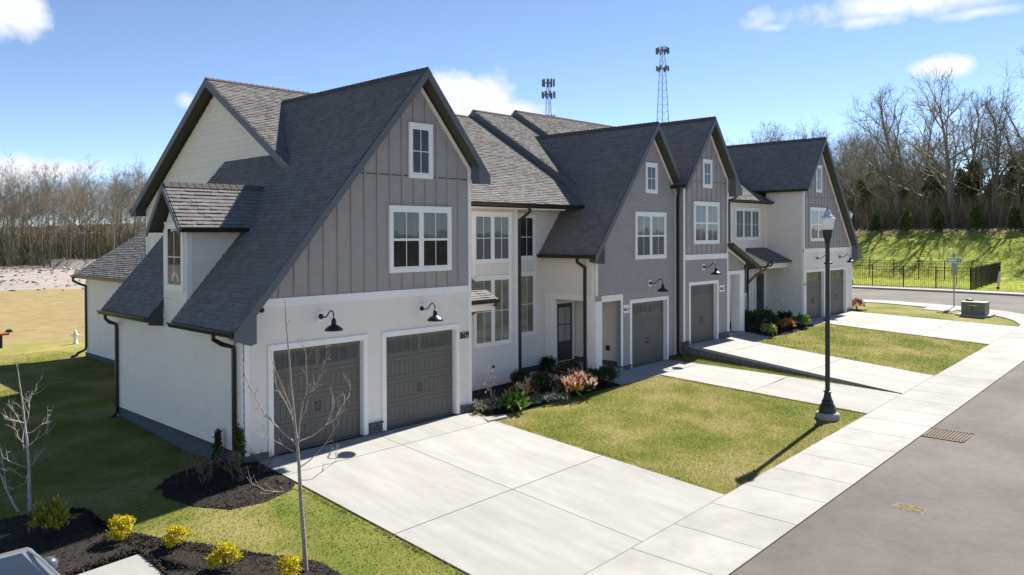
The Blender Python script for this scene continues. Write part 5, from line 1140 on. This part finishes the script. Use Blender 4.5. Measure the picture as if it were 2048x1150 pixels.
limbs_tree('multi_stem_tree', 'pale multi-stemmed bare tree standing in the shaded mulch bed', lb_, [
    (lp([(192, 1040), (190, 960), (187, 860), (186, 760), (180, 660), (170, 560), (158, 470), (148, 380), (140, 310), (125, 200), (112, 120), (95, 40)]), .04, .004, 0),
    (lp([(186, 755), (150, 745), (110, 730), (60, 710), (12, 685)]), .012, .004, -.3), (lp([(186, 750), (215, 720), (232, 690), (238, 675)]), .01, .003, .2), (lp([(188, 610), (230, 570), (280, 540), (330, 500)]), .012, .003, .4),
    (lp([(178, 530), (220, 515), (265, 480), (295, 460), (308, 435)]), .011, .003, .3), (lp([(165, 530), (140, 490), (120, 450), (85, 390), (55, 335)]), .011, .003, -.2), (lp([(160, 470), (120, 455), (70, 440), (5, 400)]), .009, .003, -.4),
    (lp([(150, 350), (175, 310), (210, 280), (232, 250), (234, 215)]), .009, .003, .2), (lp([(180, 640), (150, 600), (125, 560), (105, 520), (85, 470)]), .009, .003, -.1), (lp([(190, 820), (140, 810), (100, 780), (80, 770)]), .009, .003, -.3),
    (lp([(125, 1045), (90, 985), (60, 930), (35, 880), (10, 810), (-20, 740), (-40, 640)]), .034, .006, .1), (lp([(40, 890), (30, 800), (20, 720), (5, 600)]), .014, .004, .3), (lp([(190, 740), (160, 850), (110, 880), (65, 895)]), .01, .003, .2),
    (lp([(150, 640), (145, 560), (160, 500), (180, 430), (190, 360), (185, 290)]), .01, .003, .4)], .04, M_PALE, 7, 72, .3)

# =================================================================== street furniture
M_POST = mat('dark green black painted iron', (.018, .022, .021), .4, .2, 9, spec=.5); M_GLOBE = mat('frosted lamp globe', (.88, .88, .84), .25, .05, 6, spec=.6); M_CAPM = mat('clear lamp roof', (.50, .52, .56), .15, .1, 8, spec=.8)
def street_lamp(x, y, z, label, footing=True, s=1.0):
    e = thing('street_lamp', label, 'street lamp', (x, y, z), 'street lamps'); c = (x, y, z)
    P = lambda prof: [(r*s, h*s) for r, h in prof]
    if footing: MB().lathe(c, P([(.33, -.35), (.33, .13), (.32, .17), (.29, .185), (.1, .19)]), 28).build('footing', M_CONC, e, True)
    MB().lathe(c, P([(.24, .185), (.24, .25), (.235, .27), (.225, .33), (.20, .40), (.165, .45), (.16, .48), (.165, .5), (.12, .58), (.095, .70), (.09, .76), (.115, .77), (.115, .80), (.08, .81)]), 24).build('pedestal', M_POST, e, False)
    mb = MB(); n = 12
    prof = [(.068, .80), (.065, 3.0), (.06, 5.10)]
    MB().lathe(c, P(prof), n*2).build('shaft', M_POST, e)
    MB().lathe(c, P([(.066, 5.08), (.085, 5.10), (.07, 5.14), (.09, 5.2), (.125, 5.32), (.13, 5.42), (.145, 5.44), (.145, 5.47), (.11, 5.475)]), 20).build('capital', M_POST, e, False)
    g = MB().lathe(c, P([(.11, 5.475), (.15, 5.50), (.165, 5.56), (.165, 5.62), (.195, 5.74), (.21, 5.80), (.20, 5.825), (.18, 5.83)]), 24).build('globe', M_GLOBE, e, True)
    MB().lathe(c, P([(.19, 5.83), (.165, 5.87), (.15, 5.89), (.12, 5.90), (.095, 5.95), (.075, 6.02), (.06, 6.05), (.01, 6.06)]), 24).build('lamp_roof', M_CAPM, e, True)
    MB().lathe(c, P([(.03, 6.05), (.035, 6.07), (.012, 6.09), (.02, 6.12), (.014, 6.15), (.003, 6.18)]), 10).build('finial', M_POST, e, True)
    return e
lz = -.44; street_lamp(14.7, -7.48, lz, 'dark street lamp with frosted lantern standing in the lawn beside the pavement', True, 1.03)
lp2 = at(1700, 425, 0, 57.0); street_lamp(57.0, lp2.y, lp2.z-5.95, 'street lamp whose lantern shows past the far gable, across the cross street', True, 1.0)
# storm drain grate and small cover in the road
M_RUST = mat('rusty iron', (.115, .082, .056), .8, .4, 14, bump=.3, bscale=60); M_PIT = mat('dark drain pit', (.012, .011, .01), .9)
dr = thing('drain_grate', 'rusty iron storm drain grate set in the asphalt against the pavement', 'drain', (15.05, -10.6, zs(15)))
zr_ = lambda x: zs(x)+.018
MB().box(14.55, 15.55, -11.12, -10.14, zs(15)-.03, zs(15)+.005).build('pit', M_PIT, dr)
fr = MB()
for (a, b, c, d) in ((14.5, 14.58, -11.15, -10.12), (15.52, 15.6, -11.15, -10.12)): fr.box(a, b, c, d, zr_(a)-.03, zr_(a)+.016)
fr.box(14.58, 15.52, -11.15, -11.1, zs(15)-.02, zs(15)+.03); fr.box(14.58, 15.52, -10.17, -10.12, zs(15)-.02, zs(15)+.03); fr.build('frame', M_RUST, dr)
for i in range(12):
    y = -11.07+i*.079; mb = MB(); mb.add([(14.58, y, zr_(14.58)+.012), (15.52, y, zr_(15.52)+.012), (15.52, y+.04, zr_(15.52)+.012), (14.58, y+.04, zr_(14.58)+.012), (14.58, y, zr_(14.58)-.03), (15.52, y, zr_(15.52)-.03), (15.52, y+.04, zr_(15.52)-.03), (14.58, y+.04, zr_(14.58)-.03)], [(0, 1, 2, 3), (4, 7, 6, 5), (0, 4, 5, 1), (1, 5, 6, 2), (2, 6, 7, 3), (3, 7, 4, 0)]); mb.build('bar', M_RUST, dr)
M_PATCH = mat('ochre patch', (.13, .10, .04), .9, .5, 9)
pt = gp(1818, 1018, lambda x, y: zs(x)); cov = thing('service_cover', 'small ochre stained cover set flush in the asphalt', 'cover', (pt.x, pt.y, zs(pt.x)+.012))
MB().prism(Frame((pt.x, pt.y, zs(pt.x)+.014), (1, 0, .0355), (0, 1, 0)), [(-.16, -.26), (.13, -.28), (.17, .22), (-.12, .27)], 0, .006).build('lid', M_PATCH, cov); MB().prism(Frame((pt.x, pt.y, zs(pt.x)+.012), (1, 0, .0355), (0, 1, 0)), [(-.2, -.32), (.18, -.33), (.22, .28), (-.16, .32)], 0, .004).build('rim', M_JOINT, cov)
# transformer box on its pad
M_TRAF = mat('grey green cabinet paint', (.17, .185, .15), .5, .12, 5); tx, ty = 40.4, -5.5; tz = G(tx, ty)
tr_ = thing('transformer', 'grey green utility transformer cabinet on a concrete pad by the corner', 'transformer', (tx, ty, tz)); R45 = Matrix.Rotation(math.radians(0), 4, 'Z')
MB().box(tx-.65, tx+.7, ty-.85, ty+.85, tz-.1, tz+.08).build('pad', M_CONC, tr_); cb = MB().box(tx-.5, tx+.5, ty-.58, ty+.58, tz+.09, tz+.72).build('cabinet', M_TRAF, tr_)
MB().box(tx-.54, tx+.54, ty-.62, ty+.62, tz+.72, tz+.77).build('lid', M_TRAF, tr_); MB().box(tx-.512, tx-.499, ty+.03, ty+.045, tz+.12, tz+.7).build('door_gap', M_PIT, cb); MB().box(tx-.512, tx-.501, ty-.2, ty+.2, tz+.55, tz+.62).build('warning_label', mat('yellow label', (.62, .52, .16), .6), cb); MB().lathe((tx+.25, ty+.35, tz+.77), [(.2, -.02), (.2, .06), (.14, .11), (.02, .12)], 14).build('cap', mat('green cap', (.05, .13, .08), .5), tr_, True)
sl_ = struct(sheet('slab', [(40.9, -4.2), (42.35, -4.2), (42.35, -2.6), (40.9, -2.6)], .04, M_CONC, None, .1))
# street name sign
M_SIGN = mat('teal sign face', (.02, .24, .22), .4, .05, 5); M_SGN2 = mat('galvanised post', (.30, .29, .28), .5, .15, 12, metallic=.4); sx, sy = 45.4-.9, -3.05
sx, sy = 43.3, -3.72
sz = G(sx, sy)+.05
sg = thing('street_sign', 'teal street name sign on a thin post at the corner', 'sign', (sx, sy, sz)); MB().box(sx-.03, sx+.03, sy-.03, sy+.03, sz-.2, sz+2.85).build('post', M_SGN2, sg)
MB().box(sx-.012, sx+.012, sy-.13, sy+.13, sz+1.85, sz+2.62).build('backing_plate', M_SGN2, sg)
bl = MB().box(sx-.06, sx-.035, sy-.42, sy+.42, sz+2.62, sz+2.90).build('name_blade', M_SIGN, sg); Fs = leftw(sx-.06)
rects(Fs, [(-sy-.42, -sy+.42, sz+2.62, sz+2.645), (-sy-.42, -sy+.42, sz+2.875, sz+2.90), (-sy-.42, -sy-.40, sz+2.645, sz+2.875), (-sy+.40, -sy+.42, sz+2.645, sz+2.875)], .001, .003).build('border', M_WHITE, bl)
lt = [(-.33+.062*i, -.33+.062*i+.044, sz+2.70, sz+2.82) for i in range(8)] + [(.24, .27, sz+2.72, sz+2.80), (.29, .32, sz+2.72, sz+2.80)]
rects(Fs, [(-sy+a, -sy+b, c, d) for a, b, c, d in lt], .001, .004).build('lettering', M_WHITE, bl)
MB().box(sx-.3, sx+.3, sy-.012, sy+.012, sz+2.92, sz+3.16).build('name_blade', M_SIGN, sg)
# fence: posts one by one, thin pickets joined
M_FEN = mat('black fence metal', (.012, .013, .013), .45, .1, 9)
fe = thing('fence', 'black metal picket fence enclosing a grass plot across the cross street', 'fence', (57.3, -1.3, G(57.3, -1.3)))
pk = MB()
def fence_run(a, b, hgt=1.75):
    L_ = math.dist(a, b); n = max(1, round(L_/2.35)); zt = lambda x, y: G(x, y)+hgt
    for i in range(n+1):
        x = a[0]+(b[0]-a[0])*i/n; y = a[1]+(b[1]-a[1])*i/n; MB().box(x-.03, x+.03, y-.03, y+.03, G(x, y)-.2, zt(x, y)+.06).build('post', M_FEN, fe)
        if i < n:
            x2 = a[0]+(b[0]-a[0])*(i+1)/n; y2 = a[1]+(b[1]-a[1])*(i+1)/n
            for hh in (.15, hgt-.28, hgt-.06): MB().tube([(x, y, G(x, y)+hh), (x2, y2, G(x2, y2)+hh)], .022, 4, True).build('rail', M_FEN, fe)
    m_ = int(L_/.15)
    for i in range(m_):
        x = a[0]+(b[0]-a[0])*i/m_; y = a[1]+(b[1]-a[1])*i/m_; pk.box(x-.009, x+.009, y-.009, y+.009, G(x, y)+.06, zt(x, y))
fence_run((57.4, -1.3), (57.4, 17.5)); fence_run((57.4, -1.3), (71.5, -.35)); fence_run((71.5, -.35), (71.5, 17.5)); pk.build('pickets', M_FEN, fe, kind='stuff')
sap = bare_tree(4.2, 77, .5, .3, 8, 4, 3, .04, twig=.012); place_tree((segs_mesh('trunk', sap[0], 6, M_BARK), segs_mesh('crown', sap[1], 3, M_TWIG)), 64.5, 1.4, 1.0, 'thin young bare tree inside the fenced grass plot', None, name='young_tree')
wp = at(1996, 560, 0, 62.0); wps = thing('marker_post', 'pale leaning marker post beside the fence corner', 'post', (62.0, wp.y, G(62, wp.y))); MB().tube([(62.0, wp.y, G(62, wp.y)-.1), (62.05, wp.y-.05, G(62, wp.y)+.7), (62.1, wp.y-.1, G(62, wp.y)+1.35)], [.06, .11, .07], 8).build('post', mat('pale post paint', (.55, .53, .50), .6), wps); MB().lathe((62.0, wp.y, G(62, wp.y)), [(.12, -.1), (.12, .08), (.07, .12)], 10).build('foot', M_BLACK, wps)
# concrete pad and stepping stones in the bed
pp_ = gp(1072, 756); cp_ = thing('concrete_pad', 'square concrete pad lying in the bed beside the porch', 'pad', (pp_.x, pp_.y, pp_.z)); MB().box(pp_.x-.45, pp_.x+.45, pp_.y-.45, pp_.y+.45, pp_.z-.05, pp_.z+.13).build('slab', M_CONC, cp_); MB().box(pp_.x-.47, pp_.x+.47, pp_.y-.47, pp_.y+.47, pp_.z-.05, pp_.z+.05).build('base', M_JOINT, cp_)
sp_ = gp(975, 842); ss = thing('stepping_stone', 'flat pale stepping stone between driveway edge and groundcover', 'stone', (sp_.x+.3, sp_.y, sp_.z)); MB().prism(Frame((sp_.x+.3, sp_.y, sp_.z+.02), (1, 0, 0), (0, 1, 0)), [(-.42, -.16), (.3, -.2), (.45, .02), (.2, .2), (-.3, .18)], -.05, .03).build('stone', M_CONC, ss)
# white wrapped hydrant and dark bin in the field behind
M_WRAP = mat('white plastic wrap', (.68, .70, .72), .4, .12, 9); h_ = Vector((4.44, 25.66, G(4.44, 25.66))); hy = thing('hydrant', 'white wrapped hydrant standing in the tan field behind the rear wing', 'hydrant', h_)
MB().lathe(h_, [(.13, 0), (.12, .05), (.08, .08), (.085, .3), (.09, .46), (.105, .48), (.08, .56), (.05, .63), (.03, .70)], 14).build('barrel', M_WRAP, hy, True)
for s in (-1, 1): MB().tube([h_+Vector((s*.05, 0, .42)), h_+Vector((s*.18, 0, .42))], .05, 8).build('nozzle', M_WRAP, hy)
b_ = Vector((1.2, 27.0, G(1.2, 27))); bn = thing('burn_barrel_box', 'dark metal box with an orange lid at the edge of the tan field', 'box', b_)
MB().box(b_.x-.75, b_.x+.35, b_.y-.4, b_.y+.4, b_.z, b_.z+.62).build('box_body', mat('sooty metal', (.02, .022, .028), .5, .3, 7), bn); MB().box(b_.x-.8, b_.x+.62, b_.y-.45, b_.y+.45, b_.z+.62, b_.z+.72).build('lid', mat('orange lid', (.42, .12, .03), .7, .4, 8), bn); MB().lathe((b_.x+.72, b_.y, b_.z+.70), [(.05, -.02), (.17, .02), (.14, .12), (.03, .16)], 10).build('lump', M_BLACK, bn)
# rubble strewn on the gravel field
M_ROCK = mat('pale broken rock', (.45, .40, .36), .95, .3, 5, rnd=.25); rk = MB(); rn2 = random.Random(12)
for _ in range(900):
    y = rn2.uniform(66, 122) if rn2.random() < .5 else rn2.gauss(104, 3); a = rn2.uniform(66, 84); d = (y-CAM.y)/math.sin(math.radians(a)); x = CAM.x+d*math.cos(math.radians(a)); s = rn2.uniform(.1, .45); z = G(x, y); q = [(x+rn2.uniform(-s, s), y+rn2.uniform(-s, s), z+rn2.uniform(-.1, s*.7)) for _ in range(6)]; rk.add(q, [(0, 1, 2), (0, 2, 3), (1, 4, 2), (3, 2, 5), (0, 3, 4), (4, 5, 2)])
tag(rk.build('rubble', M_ROCK, None, kind='stuff'), 'broken pale rubble scattered on the gravel field', 'rubble')
# lattice masts on the far hill
M_MAST = mat('galvanised steel mast', (.16, .18, .21), .6, .15, .4)
def mast(px, top_py, s, label, hb, w0, w1, decks):
    tp_ = CAM + ray(px, top_py)*s; zb = G(tp_.x, tp_.y); H = tp_.z-zb; e = thing('lattice_mast', label, 'mast', (tp_.x, tp_.y, zb)); c = Vector((tp_.x, tp_.y, zb)); legs = []
    k = s/200
    corners_ = lambda t: [c+Vector((math.cos(a)*(w0+(w1-w0)*t), math.sin(a)*(w0+(w1-w0)*t), H*t)) for a in (.6, .6+2.094, .6+4.189)]
    for j in range(3): MB().tube([corners_(0)[j], corners_(1)[j]], [.11*k, .06*k], 5).build('leg', M_MAST, e)
    br = MB(); n = 22
    for i in range(n):
        a, b = corners_(i/n), corners_((i+1)/n)
        for j in range(3):
            br.tube([a[j], b[(j+1) % 3]], .028*k, 3, cap=False); br.tube([a[j], a[(j+1) % 3]], .025*k, 3, cap=False)
    br.build('bracing', M_MAST, e)
    for (t, rad, na, hh) in decks:
        z = zb+H*t; pf = MB()
        for i in range(3):
            a0, a1 = i*2.094+.3, (i+1)*2.094+.3; pf.tube([(c.x+math.cos(a0)*rad, c.y+math.sin(a0)*rad, z), (c.x+math.cos(a1)*rad, c.y+math.sin(a1)*rad, z)], .08*k, 4); pf.tube([(c.x, c.y, z), (c.x+math.cos(a0)*rad, c.y+math.sin(a0)*rad, z)], .07*k, 4)
        pf.build('antenna_frame', M_MAST, e)
        for i in range(na):
            a = i*6.283/na+.2; x, y = c.x+math.cos(a)*rad, c.y+math.sin(a)*rad; MB().box(x-.17*k, x+.17*k, y-.17*k, y+.17*k, z-hh/2, z+hh/2).build('antenna', M_MAST, e)
mast(1325, 92, 210, 'tall lattice phone mast rising behind the second and third roofs', 0, 3.2, .55, ((.97, 1.6, 9, 1.5), (.86, 1.5, 6, 1.4), (.42, 2.6, 5, 1.5)))
mast(1097, 158, 300, 'more distant lattice phone mast seen above the main ridge', 0, 3.0, .6, ((.97, 2.2, 9, 2.6), (.88, 2.4, 8, 2.4), (.70, 2.3, 9, 2.6)))
# parked car, only its roof corner shows
M_SILV2 = mat('silver car paint', (.34, .34, .345), .25, .02, 3, metallic=.6, spec=.6); M_BLUE = mat('blue grey car paint', (.13, .15, .19), .25, .02, 3, metallic=.5, spec=.6); M_TINT = mat('dark tinted car glass', (.012, .014, .013), .06, .1, 3, spec=.8); M_TYRE = mat('tyre rubber', (.02, .02, .02), .8)
def car(loc, label, rot):
    e = thing('parked_car', label, 'car', loc); L_, W_ = 4.5, .92
    def sec(y, zl, zt, wb, wt): return [(-wb, y, zl), (-wb*1.0, y, zl+.35), (-wb*.97, y, (zl+zt)/2+.1), (-wt, y, zt-.05), (-wt*.85, y, zt), (wt*.85, y, zt), (wt, y, zt-.05), (wb*.97, y, (zl+zt)/2+.1), (wb, y, zl+.35), (wb, y, zl)]
    S = [sec(-2.25, .45, .85, .8, .7), sec(-2.15, .3, 1.0, .9, .8), sec(-1.2, .25, 1.02, .92, .86), sec(1.4, .25, 1.0, .92, .84), sec(2.1, .28, .9, .9, .78), sec(2.25, .42, .75, .78, .66)]
    mb = MB(); n = 10; mb.add([p for s in S for p in s], [(i*n+j, i*n+(j+1) % n, (i+1)*n+(j+1) % n, (i+1)*n+j) for i in range(len(S)-1) for j in range(n)] + [tuple(range(n-1, -1, -1)), tuple(len(S)*n-n+j for j in range(n))]); body = mb.build('body', M_BLUE, None, True)
    roofp = [(-2.1, .62, 1.0), (-1.75, .60, 1.50), (-1.5, .60, 1.57), (.1, .62, 1.60), (.35, .63, 1.55), (1.15, .68, 1.02)]
    mb = MB(); m_ = len(roofp); mb.add([(-w, y, z) for y, w, z in roofp] + [(w, y, z) for y, w, z in roofp] + [(-.8, y, 1.0) for y, w, z in roofp] + [(.8, y, 1.0) for y, w, z in roofp], [(i, m_+i, m_+i+1, i+1) for i in range(m_-1)] + [(2*m_+i, i, i+1, 2*m_+i+1) for i in range(m_-1)] + [(m_+i, 3*m_+i, 3*m_+i+1, m_+i+1) for i in range(m_-1)]); cabin = mb.build('cabin', M_SILV2)
    parts = [body, cabin]
    g = MB(); g.add([(-.48, .02, 1.605), (.48, .02, 1.605), (.48, -1.45, 1.585), (-.48, -1.45, 1.585)], [(0, 3, 2, 1)]); parts.append(g.build('glass_roof', M_TINT))
    g = MB(); g.add([(-.54, .42, 1.535), (.54, .42, 1.535), (.62, 1.08, 1.085), (-.62, 1.08, 1.085)], [(0, 3, 2, 1)]); parts.append(g.build('windscreen', M_TINT))
    g = MB(); g.add([(-.5, -1.80, 1.47), (.5, -1.80, 1.47), (.56, -2.09, 1.07), (-.56, -2.09, 1.07)], [(0, 1, 2, 3)]); parts.append(g.build('rear_window', M_TINT))
    for s in (-1, 1):
        g = MB(); g.add([(s*.645, .25, 1.5), (s*.64, -1.6, 1.46), (s*.79, -1.75, 1.06), (s*.785, .95, 1.06)], [(0, 1, 2, 3)]); parts.append(g.build('side_window', M_TINT)); parts.append(MB().lathe((s*1.0, .75, 1.0), [(.03, 0), (.11, .03), (.12, .12), (.06, .18)], 10).build('mirror', M_BLUE, None, True)); parts.append(MB().box(s*.55-.14, s*.55+.14, 2.16, 2.235, .62, .74).build('headlight', M_GLOBE)); parts.append(MB().box(s*.66-.1, s*.66+.1, -2.235, -2.16, .72, .95).build('tail_light', mat('tail light red', (.25, .01, .01), .3)))
        for y in (-1.38, 1.38): parts.append(MB().tube([(s*.72, y, .33), (s*.93, y, .33)], .33, 18).build('wheel', M_TYRE)); parts.append(MB().tube([(s*.935, y, .33), (s*.94, y, .33)], .2, 12).build('rim', M_SILV2))
        parts.append(MB().tube([(s*.57, .05, 1.61), (s*.57, -.4, 1.64), (s*.57, -1.3, 1.63), (s*.57, -1.55, 1.57)], .02, 6).build('roof_rail', M_SILV2))
    for p in parts: p.parent = e
    e.rotation_euler = (0, 0, rot); return e
cp = at(50, 1109, 2, 1.0)
car((cp.x-.5, cp.y+.05, cp.z-1.6), 'silver car with dark glass roof parked on the neighbouring driveway', 0)
